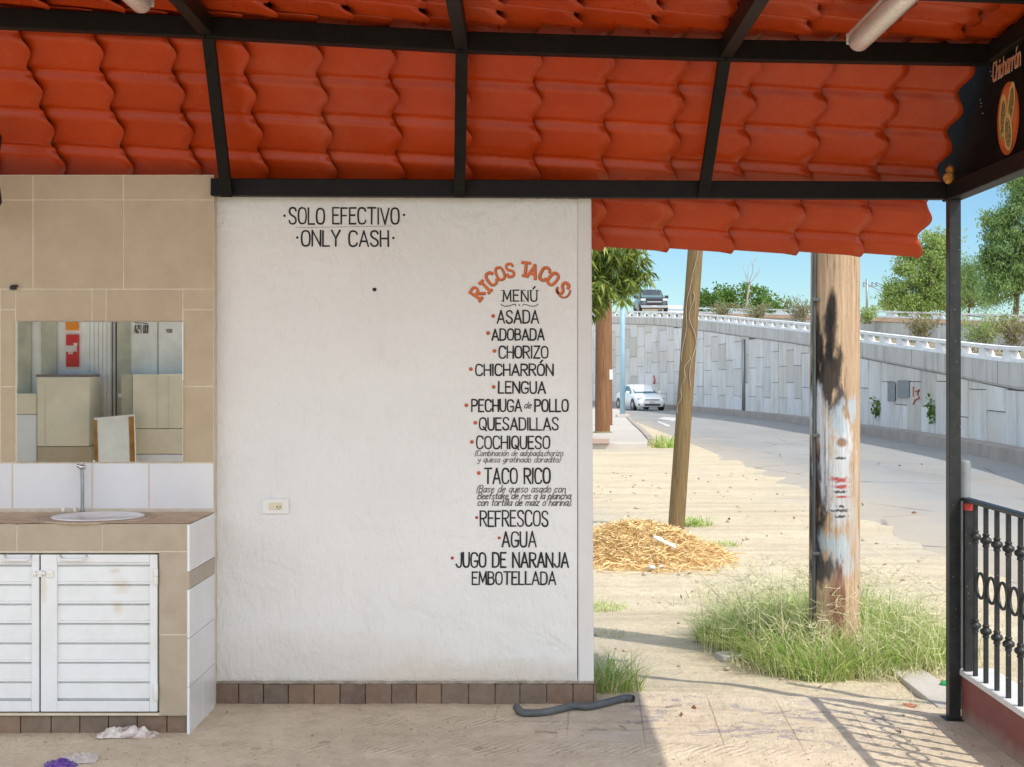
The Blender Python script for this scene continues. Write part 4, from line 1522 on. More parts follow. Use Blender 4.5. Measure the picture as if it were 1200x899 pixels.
def round_pole(name, base, top, r0_, r1_, mat, n=28, seg=40, wob=.006, seed=0):
    base, top = Vector(base), Vector(top)
    m = MB()
    vs, fs = [], []
    for j in range(seg + 1):
        t = j / seg
        c_ = base.lerp(top, t)
        r_ = r0_ + (r1_ - r0_) * t
        for i in range(n):
            a = 2 * math.pi * i / n
            q = r_ * (1 + wob * 6 * mn.noise((math.cos(a) * 1.5, math.sin(a) * 1.5, t * 3 + seed)) ) + wob * .6 * mn.noise((math.cos(a) * 6, math.sin(a) * 6, t * 2 + seed))
            vs.append((c_.x + q * math.cos(a), c_.y + q * math.sin(a), c_.z))
    for j in range(seg):
        for i in range(n):
            a, b = j * n + i, j * n + (i + 1) % n
            fs.append((a, b, b + n, a + n))
    fs.append(tuple(range(seg * n, seg * n + n)))
    m.add(vs, fs)
    return m


M['conduit'] = mottled('painted_conduit', (.085, .095, .095), (.045, .05, .05), 6, .6)
up = thing('utility_pole', 'thick wooden utility pole smeared with black, white and red paint in the grass', 'pole', (1.758, 7.92, -.05))
round_pole('x', (1.752, 7.92, -.2), (1.765, 7.92, 8.6), .142, .115, None, 36, 80, .006).build('shaft', M['pole_wood'], up, smooth=True)
m = MB().tube([(1.748 - .125 + .003 * mn.noise((i * .5, 0, 1)), 7.85, -.1 + i * .1) for i in range(75)], .011, 10)
m.build('conduit', M['conduit'], up, smooth=True)
for z_ in (.55, 1.2, 1.95, 2.6, 3.6):
    MB().box(1.748 - .143, 1.748 - .10, 7.822, 7.835, z_, z_ + .018).build('conduit_strap', M['conduit'], up, bevel=.002)

k = Mat('old_pole_wood', rough=.85, spec=.15)
c = k.mix(k.rng(k.noise(5, 6, .65, (6, 6, .3), dist=1.0), .3, .7), (.235, .165, .08), (.145, .095, .045))
c = k.mix(k.rng(k.noise(2, 5, .6, (1, 1, .5)), .5, .75, 0, .6), c, (.16, .145, .05))
c = k.mix(k.rng(k.noise(14, 6, .7, (5, 5, .2)), .57, .68, 0, .8), c, (.07, .045, .025))
k.color(c)
k.bump(k.noise(12, 6, .7, (5, 5, .2)), .8, .02)
M['old_wood'] = k.m
bx2, by2, bz2 = G(792.5, 618)
tx2 = ((815.5 - CX) / FPX * by2, by2, EYE - (286 - CY) / FPX * by2)
dz = (tx2[2] - bz2)
top2 = (bx2 + (tx2[0] - bx2) * 2.0, by2, bz2 + dz * 2.0)
lp = thing('leaning_pole', 'slim weathered wooden pole leaning right beside the straw heap', 'pole', (bx2, by2, bz2))
round_pole('x', (bx2 - .012, by2, bz2 - .15), top2, .088, .074, None, 22, 60, .008, 5).build('shaft', M['old_wood'], lp, smooth=True)
m = MB()
for s_ in range(3):
    pts = []
    for i in range(26):
        t = .20 + (.10 + .07 * s_) * i / 25 + s_ * .045
        c_ = Vector((bx2, by2, bz2)).lerp(Vector(top2), t)
        a = -1.5 + 1.1 * mn.noise((i * .13, s_ * 5, 1)) - (.9 - .035 * i) * (1 if s_ != 1 else -.4)
        pts.append((c_.x + .094 * math.cos(a), c_.y + .094 * math.sin(a), c_.z))
    m.tube(pts, .004, 5)
m.build('dry_vine', M['twig'], lp, smooth=True)

k = Mat('brown_pole_wood', rough=.85, spec=.15)
c = k.mix(k.rng(k.noise(3, 6, .65, (5, 5, .3), dist=1.0), .3, .7), (.29, .15, .075), (.18, .088, .045))
c = k.mix(k.rng(k.noise(6, 6, .7, (4, 4, .2)), .57, .68, 0, .8), c, (.08, .04, .025))
k.color(c)
k.bump(k.noise(6, 6, .7, (5, 5, .2)), .8, .05)
M['brown_wood'] = k.m
bx3, by3, bz3 = G(706, 516)
by3 += 1.6
bx3 = (706 - CX) / FPX * by3
bz3 = zg(bx3, by3) + .14
bp = thing('utility_pole', 'thick brown wooden pole rising from the pavement into the drooping leaves', 'pole', (bx3, by3, bz3))
round_pole('x', (bx3, by3, bz3 - .05), (bx3, by3, bz3 + 9), .205, .16, None, 26, 60, .006, 9).build('shaft', M['brown_wood'], bp, smooth=True)
MB().lathe([(.26, 0), (.25, .03), (.215, .04)], (bx3, by3, bz3), 24).build('base_collar', mottled('mossy_collar', (.25, .23, .13), (.18, .16, .09), 6), bp, smooth=True)
by4 = 46.0
bx4 = (710.5 - CX) / FPX * by4
bz4 = zg(bx4, by4) + .14
bp2 = thing('utility_pole', 'second brown wooden pole with a white notice, half behind the thicker brown one', 'pole', (bx4, by4, bz4))
round_pole('x', (bx4, by4, bz4 - .05), (bx4, by4, bz4 + 9), .20, .16, None, 24, 50, .006, 12).build('shaft', M['brown_wood'], bp2, smooth=True)
zn = EYE - (439 - CY) / FPX * by4
m = MB().grid(lambda u, v: (bx4 + .205 * math.cos(-1.35 + u * 1.35), by4 + .205 * math.sin(-1.35 + u * 1.35), zn - .16 + .32 * v), 8, 1)
nt = m.build('notice', M['plastic_white'], bp2)

# light blue lamp post
lx, ly, lz_ = G(729.5, 494)
ly += 1.2
lx = (729.5 - CX) / FPX * ly
lz_ = zg(lx, ly) + .14
blue = mottled('pale_blue_paint', (.36, .56, .66), (.29, .47, .57), 2, .5)
lpst = thing('lamp_post', 'pale blue steel lamp post on a concrete foot at the edge of the pavement', 'lamp post', (lx, ly, lz_))
m = MB().tube([(lx, ly, lz_ + .1), (lx, ly, lz_ + 4), (lx, ly, lz_ + 7.6), (lx + .15, ly, lz_ + 8.1), (lx + .6, ly, lz_ + 8.4), (lx + 1.6, ly, lz_ + 8.55)], [.105, .095, .075, .07, .06, .05], 16)
m.build('shaft', blue, lpst, smooth=True)
MB().box(lx - .26, lx + .26, ly - .26, ly + .26, lz_ - .02, lz_ + .12).build('foot', M['sidewalk'], lpst, bevel=.03)
m = MB().ball((lx + 1.9, ly, lz_ + 8.53), .3, 14, 8, (1.2, .5, .32))
m.build('lamp_head', M['galv'], lpst, smooth=True)

# ------------------------------------------------------------------ ramp wall, barriers, upper road
def along_px(px):
    """arc length where the wall passes a given photo column"""
    best = min(range(len(CT)), key=lambda i: abs(CX + FPX * CT[i][0] / CT[i][1] - px))
    return ARC[best]


rw = thing('retaining_wall', 'long curved concrete ramp wall of staggered panels with a white barrier on top', 'wall', (KP[4][0], KP[4][1], zg(*KP[4])))
NS = 170


def strip(m, s0, s1, n, prof):
    """sweep a profile [(offset out of the face, z function of s)...] along the wall"""
    vs = []
    for i in range(n + 1):
        s = s0 + (s1 - s0) * i / n
        p, sd = along(s), side(s)
        for off, zf in prof:
            q = p + sd * off
            vs.append((q.x, q.y, zf(s, q)))
    w_ = len(prof)
    m.add(vs, [(i * w_ + k, i * w_ + k + 1, (i + 1) * w_ + k + 1, (i + 1) * w_ + k) for i in range(n) for k in range(w_ - 1)])
    return m


px_of = lambda s: CX + FPX * along(s).x / along(s).y
zt_ = lambda s, q: along(s).z
zcb = lambda s, q: along(s, CB).z
zgr = lambda s, q: zg(q.x, q.y)
m = strip(MB(), 0, ARC_L, NS, [(-.35, zgr), (-.35, zcb), (.0, zcb), (.0, zgr)])
m.build('wall_core', M['joint'], rw, recalc=True)
m = MB()
s, kcol = 0.0, 0
while s < ARC_L - .5:
    pw_ = lerp_tab([(1420, 50), (1330, 34), (1200, 24), (1100, 17), (1010, 13), (947, 8.8), (560, 8.2)], px_of(s))
    s1 = s + .4
    while s1 < min(s + 2.6, ARC_L) and px_of(s1) > px_of(s) - pw_:
        s1 += .05
    s1 = min(s1, ARC_L)
    za = zg(*along(s).xy) + .24
    zb0, zb1 = along(s, CB).z - .02, along(s1, CB).z - .02
    z = za - (0.62 if kcol % 2 else 0) - R.choice((0, .0, .18))
    while z < max(zb0, zb1):
        z1 = z + 1.28
        lo, h0, h1 = max(z + .02, za), min(z1, zb0), min(z1, zb1)
        if h0 > lo + .05 and h1 > lo + .05:
            d = .035 + R.uniform(0, .035)
            g = .035
            vs = []
            for ss, hh in ((s + g, h0), (s1 - g, h1)):
                p, sd = along(ss), side(ss)
                for off in (0.002, d):
                    for zz in (lo, hh):
                        q = p + sd * off
                        vs.append((q.x, q.y, zz))
            m.add(vs, [(2, 6, 7, 3), (0, 1, 5, 4), (1, 3, 7, 5), (0, 4, 6, 2), (0, 2, 3, 1), (4, 5, 7, 6)])
        z = z1
    s, kcol = s1, kcol + 1
m.build('concrete_panels', M['panel'], rw, recalc=True)
m = strip(MB(), 0, ARC_L, NS, [(-.38, zcb), (-.38, zt_), (.10, zt_), (.10, lambda s, q: zcb(s, q) + .06), (.06, zcb), (-.38, zcb)])
m.build('cap_beam', M['concrete'], rw, recalc=True)
m = MB()
s = 1.0
while s < ARC_L:           # joints of the cap beam
    p, sd = along(s), side(s)
    q = p + sd * .1005
    dd = Vector((-sd.y, sd.x, 0)) * .02
    b_ = along(s, CB).z + .07
    m.add([(q.x - dd.x, q.y - dd.y, b_), (q.x + dd.x, q.y + dd.y, b_), (q.x + dd.x, q.y + dd.y, p.z - .005), (q.x - dd.x, q.y - dd.y, p.z - .005)], [(0, 1, 2, 3)])
    s += 4.0
m.build('cap_joints', M['joint'], rw)
m = strip(MB(), 0, ARC_L, NS, [(.02, zgr), (.02, lambda s, q: zg(q.x, q.y) + .27), (.42, lambda s, q: zg(q.x, q.y) + .25), (.46, lambda s, q: zg(q.x, q.y) - .02)])
m.build('foot_kerb', M['kerb'], rw, recalc=True)

BH = [(1420, .28), (1200, .28), (947, .32), (820, .35), (740, .40), (560, .5)]


def barrier_parts(root, pos_fn, side_fn, s0, s1, hfn, pitch, zoff=0.0):
    """low parapet: leaning posts under a flat rail"""
    m = MB()
    n = max(20, int((s1 - s0) / 1.2))
    vs = []
    for i in range(n + 1):
        s = s0 + (s1 - s0) * i / n
        p, sd, h = pos_fn(s), side_fn(s), hfn(s)
        for off, zz in ((-.13, h * .74), (-.13, h), (.08, h), (.08, h * .74), (-.13, h * .74)):
            q = p + sd * off
            vs.append((q.x, q.y, p.z + zoff + zz))
    m.add(vs, [(i * 5 + k, i * 5 + k + 1, (i + 1) * 5 + k + 1, (i + 1) * 5 + k) for i in range(n) for k in range(4)])
    vs = []
    for i in range(n + 1):
        s = s0 + (s1 - s0) * i / n
        p, sd, h = pos_fn(s), side_fn(s), hfn(s)
        for off, zz in ((-.15, -.02), (-.15, h * .16), (.085, h * .16), (.105, -.02)):
            q = p + sd * off
            vs.append((q.x, q.y, p.z + zoff + zz))
    m.add(vs, [(i * 4 + k, i * 4 + k + 1, (i + 1) * 4 + k + 1, (i + 1) * 4 + k) for i in range(n) for k in range(3)])
    m.build('barrier_rail', M['barrier'], root, recalc=True)
    s = s0 + .4
    while s < s1 - 1:
        h = hfn(s)
        m = MB()
        vs = []
        for ds, zz in ((-.42, h * .1), (.42, h * .1), (.10, h * .78), (-.34, h * .78)):
            for off in (-.11, .06):
                p, sd = pos_fn(s - ds * pitch / 2.0), side_fn(s)
                q = p + sd * off
                vs.append((q.x, q.y, p.z + zoff + zz))
        m.add(vs, [(0, 2, 4, 6), (1, 7, 5, 3), (0, 1, 3, 2), (2, 3, 5, 4), (4, 5, 7, 6), (6, 7, 1, 0)])
        m.build('barrier_post', M['barrier'], root, recalc=True)
        s += pitch


px_of = lambda s: CX + FPX * along(s).x / along(s).y
barrier_parts(rw, along, side, 0, ARC_L * .99, lambda s: lerp_tab(BH, px_of(s)), 2.0)
# drain pipe down the far part of the wall
s_ = along_px(874)
p, sd = along(s_), side(s_)
q = p + sd * .13
m = MB().tube([(q.x, q.y, along(s_, CB).z - .1), (q.x, q.y, zg(q.x, q.y) + .25)], .07, 10)
m.build('drain_pipe', M['galv'], rw, smooth=True)
# patches of grey paint, red scrawl
grey = mottled('grey_cover_paint', (.20, .215, .225), (.26, .275, .28), 6, .8)


def wallpt(px, py, off=.09):
    s = along_px(px)
    p, sd = along(s), side(s)
    q = p + sd * off
    return Vector((q.x, q.y, EYE - (py - CY) / FPX * q.y))


for x0, x1, y0, y1 in ((1042, 1051.5, 448, 470), (1055, 1069.5, 446, 466)):
    m = MB()
    n = 12
    vs = []
    for i in range(n + 1):
        t = i / n
        for py, sg_ in ((y0, -1), (y1, 1)):
            vs.append(wallpt(x0 + (x1 - x0) * t, py + 1.2 * mn.noise((i * .9, py, 2)), .074))
    m.add(vs, [(2 * i, 2 * i + 1, 2 * i + 3, 2 * i + 2) for i in range(n)])
    m.build('paint_patch', grey, rw)
redp = mottled('red_spray', (.40, .06, .06), (.45, .16, .14), 20, .8)
m = MB()
for pts in ([(1073.5, 453), (1073, 460), (1074, 465)], [(1077, 459), (1079.5, 457), (1077.5, 462), (1080, 466), (1077, 469)], [(1075, 468), (1074.6, 474)]):
    m.tube([wallpt(x_, y_, .07) for x_, y_ in pts], .018, 5)
m.tube([wallpt(x_, y_, .1) for x_, y_ in ((768, 441), (769.5, 446), (768, 449))], .09, 5)
m.build('red_scrawl', redp, rw)

# upper carriageway behind: concrete wall with its own barrier
P2 = [(1480, 44, 377.5), (1330, 48.5, 378.5), (1200, 55, 377), (1110, 60, 374), (1020, 66, 371), (940, 71.5, 369), (850, 78, 367), (820, 81, 366)]
K2 = [((p - CX) / FPX * y, y, EYE - (b - CY) / FPX * y) for p, y, b in P2]
C2 = catmull(K2, 20)
A2 = [0.0]
for a, b in zip(C2[:-1], C2[1:]):
    A2.append(A2[-1] + math.hypot(b[0] - a[0], b[1] - a[1]))


def along2(s):
    s = max(0, min(A2[-1] - 1e-6, s))
    i = max(k_ for k_ in range(len(A2) - 1) if A2[k_] <= s)
    return Vector(C2[i]).lerp(Vector(C2[i + 1]), (s - A2[i]) / (A2[i + 1] - A2[i]))


def side2(s):
    d = along2(s + .3) - along2(s - .3)
    return Vector((-d.y, d.x, 0)).normalized()


uw = thing('upper_barrier', 'far white barrier on a weathered concrete wall behind the dry bushes', 'barrier', tuple(K2[3]))
barrier_parts(uw, along2, side2, 0, A2[-1], lambda s: .27, 1.9)
vs = []
n = 60
for i in range(n + 1):
    p, sd = along2(A2[-1] * i / n), side2(A2[-1] * i / n)
    for off, dz_ in ((-.3, -.02), (.2, -.02), (.5, -.20), (.5, -.22)):
        q = p + sd * off
        vs.append((q.x, q.y, p.z + dz_))
m = MB().add(vs, [(i * 4 + k, i * 4 + k + 1, (i + 1) * 4 + k + 1, (i + 1) * 4 + k) for i in range(n) for k in range(3)])
m.build('soil_ledge', mottled('brown_soil', (.22, .14, .09), (.30, .21, .13), 2, .95), uw, recalc=True)
vs = []
for i in range(n + 1):
    p, sd = along2(A2[-1] * i / n), side2(A2[-1] * i / n)
    q = p + sd * .48
    vs += [(q.x, q.y, p.z - .20), (q.x, q.y, p.z - 2.2)]
m = MB().add(vs, [(2 * i, 2 * i + 1, 2 * i + 3, 2 * i + 2) for i in range(n)])
m.build('wall_face', M['concrete'], uw)

# embankment between the two walls and the road deck behind them
m = MB()
vs = []
for i in range(61):
    t = i / 60
    a = along(ARC_L * t) + side(ARC_L * t) * -.3
    b = along2(A2[-1] * t) if t < .999 else Vector(K2[-1])
    if i > 45:
        k_ = (i - 45) / 15
        b = Vector(K2[-1]).lerp(Vector((2.0, 128, 7.0)), k_)
    else:
        b = along2(A2[-1] * i / 45)
    for j in range(6):
        u = j / 5
        q = a.lerp(b, u)
        q.z = a.z - .12 + (b.z - .9 - a.z) * u if i <= 45 else q.z - .1
        vs.append(tuple(q))
m.add(vs, [(i * 6 + j, i * 6 + j + 1, (i + 1) * 6 + j + 1, (i + 1) * 6 + j) for i in range(60) for j in range(5)])
tag(m.build('embankment', mottled('dry_embankment', (.16, .14, .08), (.26, .21, .13), 1.2, .95, .6, 12, bdist=.05), smooth=True, origin=(0, 0, 0), recalc=True), kind='structure')


# ------------------------------------------------------------------ vehicles (front toward local -Y)
car_white = mottled('white_car_paint', (.80, .80, .80), (.74, .745, .745), 2, .25)
car_grey = mottled('dark_grey_car_paint', (.10, .105, .11), (.075, .08, .085), 2, .25, metal=.3)
glass = Mat('car_glass', (.10, .16, .16), .06, 0, .8).m
tyre = Mat('tyre_rubber', (.02, .02, .02), .8).m
rim_m = Mat('alloy_rim', (.42, .42, .43), .3, .8).m
lampg = Mat('headlamp_glass', (.55, .58, .60), .1, .3).m
dark_trim = Mat('dark_trim', (.02, .02, .022), .5).m
plate_m = Mat('number_plate', (.55, .50, .50), .5).m


def loft(m, secs, closed=True):
    n = len(secs[0])
    vs = [p for s in secs for p in s]
    fs = []
    for i in range(len(secs) - 1):
        for k_ in range(n if closed else n - 1):
            a, b = i * n + k_, i * n + (k_ + 1) % n
            fs.append((a, b, b + n, a + n))
    if closed:
        fs.append(tuple(range(n - 1, -1, -1)))
        fs.append(tuple(range((len(secs) - 1) * n, len(secs) * n)))
    m.add(vs, fs)


def car(name, label, cat, loc, rz, paint, stations, cabin, wheel_y, wr, extra, group=None):
    t = thing(name, label, cat, loc, group, rz)
    m = MB()
    secs = []
    for y, hw, zb, zm, zt in stations:
        secs.append([(-hw * .86, y, zb), (-hw * .97, y, zb + (zm - zb) * .45), (-hw, y, zm), (-hw * .93, y, zt - .05), (-hw * .78, y, zt), (0, y, zt + .025),
                     (hw * .78, y, zt), (hw * .93, y, zt - .05), (hw, y, zm), (hw * .97, y, zb + (zm - zb) * .45), (hw * .86, y, zb)])
    loft(m, secs)
    body = m.build('body', paint, t, smooth=True, local=True, recalc=True, angle=50)
    m = MB()
    secs = []
    for y, hw, zb, zt in cabin:
        ht = hw * .80 if zt - zb > .2 else hw * .92
        secs.append([(-hw, y, zb), (-ht, y, zt - .04), (-ht * .8, y, zt), (ht * .8, y, zt), (ht, y, zt - .04), (hw, y, zb)])
    loft(m, secs)
    m.build('cabin', paint, t, smooth=True, local=True, recalc=True, angle=40)
    # windscreen and side windows a few mm proud of the cabin shell
    def quad(nm, pts, mat_, off):
        a, b, c_ = Vector(pts[0]), Vector(pts[1]), Vector(pts[2])
        n_ = (b - a).cross(c_ - a).normalized()
        if n_.dot(Vector(off)) < 0: n_ = -n_
        m_ = MB().prism([Vector(p) + n_ * .008 for p in pts], n_ * -.02)
        m_.build(nm, mat_, t, local=True, recalc=True)
    c0, c1 = cabin[0], cabin[1]
    def tp(c_, f, fx_):       # point on a cabin section: f up, fx_ across
        y, hw, zb, zt = c_
        ht = hw * .80
        return Vector((fx_ * (hw + (ht - hw) * f), y, zb + (zt - .04 - zb) * f))
    A, B = Vector((-c0[1] * .88, c0[0], c0[3])), Vector((c0[1] * .88, c0[0], c0[3]))
    C, D = Vector((c1[1] * .70, c1[0], c1[3] - .03)), Vector((-c1[1] * .70, c1[0], c1[3] - .03))
    quad('windscreen', [A.lerp(D, .06), B.lerp(C, .06), C.lerp(B, .06), D.lerp(A, .06)], glass, (0, -1, .6))
    for sx in (-1, 1):
        for ca, cb in zip(cabin[1:-2], cabin[2:-1]):
            a, b, c_, d = tp(ca, .12, sx), tp(cb, .12, sx), tp(cb, .9, sx), tp(ca, .9, sx)
            a, b = a.lerp(b, .06), b.lerp(a, .06)
            d, c_ = d.lerp(c_, .06), c_.lerp(d, .06)
            quad('side_window', [a, b, c_, d], glass, (sx, 0, 0))
        ca, cb = cabin[0], cabin[1]
        quad('quarter_window', [tp(cb, .12, sx).lerp(Vector((sx * ca[1], ca[0], ca[2])), .75), tp(cb, .12, sx), tp(cb, .88, sx)], glass, (sx, 0, 0))
    hw = max(s_[1] for s_ in stations)
    for y in wheel_y:
        for sx in (-1, 1):
            m = MB()
            prof = [(wr * .62, -.10), (wr * .96, -.10), (wr, -.07), (wr, .07), (wr * .96, .10), (wr * .62, .10)]
            m.lathe(prof, (0, 0, 0), 24)
            m.v = [(sx * (hw - .10) + z, y + x_, wr + y_) for x_, y_, z in m.v]
            wo_ = m.build('wheel', tyre, t, smooth=True, local=True, angle=40)
            m = MB()
            m.lathe([(wr * .64, 0), (wr * .60, .012), (wr * .2, .02)], (0, 0, 0), 20)
            m.v = [(sx * (hw - .10 + .095 + z), y + x_, wr + y_) for x_, y_, z in m.v]
            m.build('rim', rim_m, wo_, smooth=True, local=True, recalc=True)
            m = MB()
            m.lathe([(wr * 1.14, 0), (wr * 1.14, .01)], (0, 0, 0), 24)
            m.v = [(sx * (hw - .012 + z * 2), y + x_, wr * 1.02 + y_) for x_, y_, z in m.v]
            m.build('wheel_arch', dark_trim, t, local=True, recalc=True)
        # (arches are shallow dark rings behind the tyres)
    for nm, mat_, bx_ in extra:
        m = MB()
        for b in bx_:
            m.box(*b)
        m.build(nm, mat_, t, local=True, bevel=.012)
    return t


def sedan(label, loc, rz, group=None):
    st = [(-2.22, .62, .30, .48, .62), (-2.12, .78, .22, .50, .70), (-1.85, .86, .19, .55, .78), (-1.2, .875, .19, .60, .90), (-.6, .88, .19, .62, .95), (.9, .88, .19, .62, .97), (1.7, .86, .2, .62, .98), (2.1, .80, .24, .60, .95), (2.2, .68, .34, .56, .80)]
    cb_ = [(-1.15, .76, .88, .91), (-.15, .80, .92, 1.41), (.55, .80, .93, 1.43), (1.25, .78, .95, 1.32), (1.95, .72, .94, .99)]
    ex = [('headlight', lampg, [(-.80, -.52, -2.16, -1.95, .62, .73)]), ('headlight', lampg, [(.52, .80, -2.16, -1.95, .62, .73)]),
          ('grille', dark_trim, [(-.44, .44, -2.235, -2.1, .58, .63), (-.46, .46, -2.24, -2.1, .28, .38)]),
          ('fog_lamp', dark_trim, [(-.76, -.58, -2.16, -2.0, .30, .38)]), ('fog_lamp', dark_trim, [(.58, .76, -2.16, -2.0, .30, .38)]),
          ('number_plate', plate_m, [(-.17, .17, -2.255, -2.22, .40, .54)]),
          ('wing_mirror', car_white, [(-1.02, -.84, -.72, -.60, .94, 1.07)]), ('wing_mirror', car_white, [(.84, 1.02, -.72, -.60, .94, 1.07)])]
    return car('white_car', label, 'car', loc, rz, car_white, st, cb_, (-1.38, 1.32), .315, ex, group)


yc_ = 79.5
xc_ = (750 - CX) / FPX * yc_
sedan('white sedan driving along the road below the ramp wall', (xc_ + .1, yc_ + 1.3, zg(xc_, yc_) + .01), rad(13))
yc_ = 112.0
xc_ = (789 - CX) / FPX * yc_
sedan('pale sedan showing only its roof over the white barrier, right of the grey pickup', (xc_, yc_, EYE + (438 - 357.5) / FPX * yc_ - 1.43), rad(10))

st = [(-2.6, .82, .42, .70, .86), (-2.5, .92, .36, .72, 1.05), (-2.2, .96, .36, .74, 1.14), (-1.2, .97, .36, .76, 1.18), (.6, .97, .36, .76, 1.18), (2.5, .96, .38, .76, 1.15), (2.6, .92, .46, .74, 1.1)]
cb_ = [(-1.25, .86, 1.12, 1.17), (-.55, .87, 1.15, 1.76), (.1, .87, 1.15, 1.82), (.8, .86, 1.15, 1.80), (1.05, .85, 1.15, 1.2)]
ex = [('headlight', lampg, [(-.90, -.58, -2.60, -2.3, .90, 1.05)]), ('headlight', lampg, [(.58, .90, -2.60, -2.3, .90, 1.05)]),
      ('grille', dark_trim, [(-.54, .54, -2.66, -2.5, .62, 1.05)]), ('bumper', rim_m, [(-.90, .90, -2.70, -2.5, .42, .58)]), ('number_plate', plate_m, [(-.17, .17, -2.72, -2.69, .46, .57)]),
      ('grille_bar', rim_m, [(-.5, .5, -2.675, -2.62, .78, .86)]),
      ('wing_mirror', dark_trim, [(-1.18, -.92, -.80, -.68, 1.15, 1.36)]), ('wing_mirror', dark_trim, [(.92, 1.18, -.80, -.68, 1.15, 1.36)])]
yp_ = 97.0
xp_ = (765 - CX) / FPX * yp_
car('pickup_truck', 'dark grey pickup truck up on the ramp behind the white barrier', 'truck', (xp_, yp_ + 2, EYE + (438 - 368.5) / FPX * yp_), rad(1), car_grey, st, cb_, (-1.7, 1.75), .40, ex)


# ------------------------------------------------------------------ trees and plants
def leaf_mesh(name, C, D, L, W, mat, parent=None, kind=None, rng=None, bend=.25):
    """C centres, D directions (unit), L lengths, W widths -> diamond leaves with a little fold"""
    rng = rng or np.random.default_rng(1)
    n = len(C)
    rv = rng.normal(size=(n, 3))
    Sd = np.cross(D, rv)
    Sd /= np.linalg.norm(Sd, axis=1)[:, None] + 1e-9
    Nn = np.cross(Sd, D)
    L, W = np.asarray(L)[:, None], np.asarray(W)[:, None]
    tip = C + D * L - Nn * L * bend * .5 + np.array([0, 0, -1]) * L * bend * .5
    mid = C + D * L * .45
    V = np.stack([C, mid + Sd * W * .5, tip, mid - Sd * W * .5], 1).reshape(-1, 3)
    me_f = (np.arange(n * 4).reshape(-1, 4)).tolist()
    m_ = MB()
    m_.v, m_.f = V.tolist(), me_f
    return m_.build(name, mat, parent)


def crown_points(ells, nclump, nleaf, sp, rng):
    """clumps spread through the outer part of some ellipsoids"""
    out, cl = [], []
    vol = np.array([e[1][0] * e[1][1] * e[1][2] for e in ells]) ** .7
    vol /= vol.sum()
    for i in range(nclump):
        c_, r_ = ells[rng.choice(len(ells), p=vol)]
        d = rng.normal(size=3)
        d /= np.linalg.norm(d)
        rr = rng.uniform(.45, 1.05)
        cc = np.array(c_) + d * np.array(r_) * rr
        cl.append(cc)
        k_ = int(nleaf / nclump * rng.uniform(.4, 1.6))
        s_ = sp * rng.uniform(.5, 1.3)
        out.append(cc + rng.normal(size=(k_, 3)) * s_ * np.array([1, 1, .75]))
    return np.concatenate(out), np.array(cl)


def branch(m, a, b, r0_, r1_, rnd, n=6, sag=.08, sides=7):
    a, b = Vector(a), Vector(b)
    L_ = (b - a).length
    pts = []
    for i in range(n + 1):
        t = i / n
        p_ = a.lerp(b, t)
        if 0 < i < n:
            p_ += Vector((rnd.uniform(-1, 1), rnd.uniform(-1, 1), rnd.uniform(-.5, 1))) * L_ * sag
        pts.append(p_)
    m.tube(pts, [r0_ + (r1_ - r0_) * i / n for i in range(n + 1)], sides)


def tree(name, label, base, fork, ells, nclump, nleaf, sp, leafL, leafW, mat, tr=.16, seed=1, group=None, cat='tree', droop=0.3, nb=9):
    rng, rnd = np.random.default_rng(seed), random.Random(seed)
    t = thing(name, label, cat, base, group)
    Pn, cl = crown_points(ells, nclump, nleaf, sp, rng)
    n = len(Pn)
    D = rng.normal(size=(n, 3))
    D[:, 2] -= droop * 2
    D /= np.linalg.norm(D, axis=1)[:, None]
    leaf_mesh('crown', Pn, D, rng.uniform(.6, 1.3, n) * leafL, rng.uniform(.7, 1.3, n) * leafW, mat, t, rng=rng)
    m = MB()
    fk = Vector(fork)
    branch(m, Vector(base) - Vector((0, 0, .2)), fk, tr, tr * .7, rnd, 6, .02, 10)
    for i in range(nb):
        c_ = cl[rng.integers(len(cl))]
        branch(m, fk, tuple(c_), tr * .5, tr * .08, rnd, 6, .06)
    m.build('trunk', M['bark'], t, smooth=True)
    return t


# mango tree hanging over the pavement, half hidden by the wall: whorls of long drooping leaves
rng = np.random.default_rng(5)
mt = thing('mango_tree', 'leafy tree with long drooping leaves hanging beside the menu wall', 'tree', (.2, 34.5, zg(.2, 34.5) + .14))
Pn, cl = crown_points([((1.0, 33.5, 5.0), (1.9, 2.2, 1.6)), ((1.6, 32.6, 3.75), (.7, .9, 1.0)), ((2.3, 32.8, 4.2), (.62, .8, .85)), ((2.2, 33.2, 5.1), (.8, 1.2, .8))], 200, 1250, .26, rng)
Pn = Pn[(Pn[:, 0] < 2.85 + .35 * rng.normal(size=len(Pn))) & (Pn[:, 0] > -.6)]
Cc, Dd, Ll, Ww = [], [], [], []
for c_ in Pn:
    k_ = rng.integers(9, 16)
    for _ in range(k_):
        a = rng.uniform(0, 2 * math.pi)
        d = np.array([math.cos(a), math.sin(a), rng.uniform(-1.6, .25)])
        d /= np.linalg.norm(d)
        Cc.append(c_ + d * .02); Dd.append(d); Ll.append(rng.uniform(.20, .36)); Ww.append(rng.uniform(.045, .075))
leaf_mesh('crown', np.array(Cc), np.array(Dd), Ll, Ww, M['mango'], mt, rng=rng, bend=.5)
m = MB()
rnd = random.Random(3)
branch(m, (.2, 34.5, -.2), (.5, 34, 3.2), .2, .15, rnd, 6, .02, 10)
for c_ in cl[::9]:
    branch(m, (.5, 34, 3.2), tuple(c_), .07, .012, rnd, 6, .05)
m.build('trunk', M['bark'], mt, smooth=True)


def far(px, py, Y):
    return P(px, py, Y)


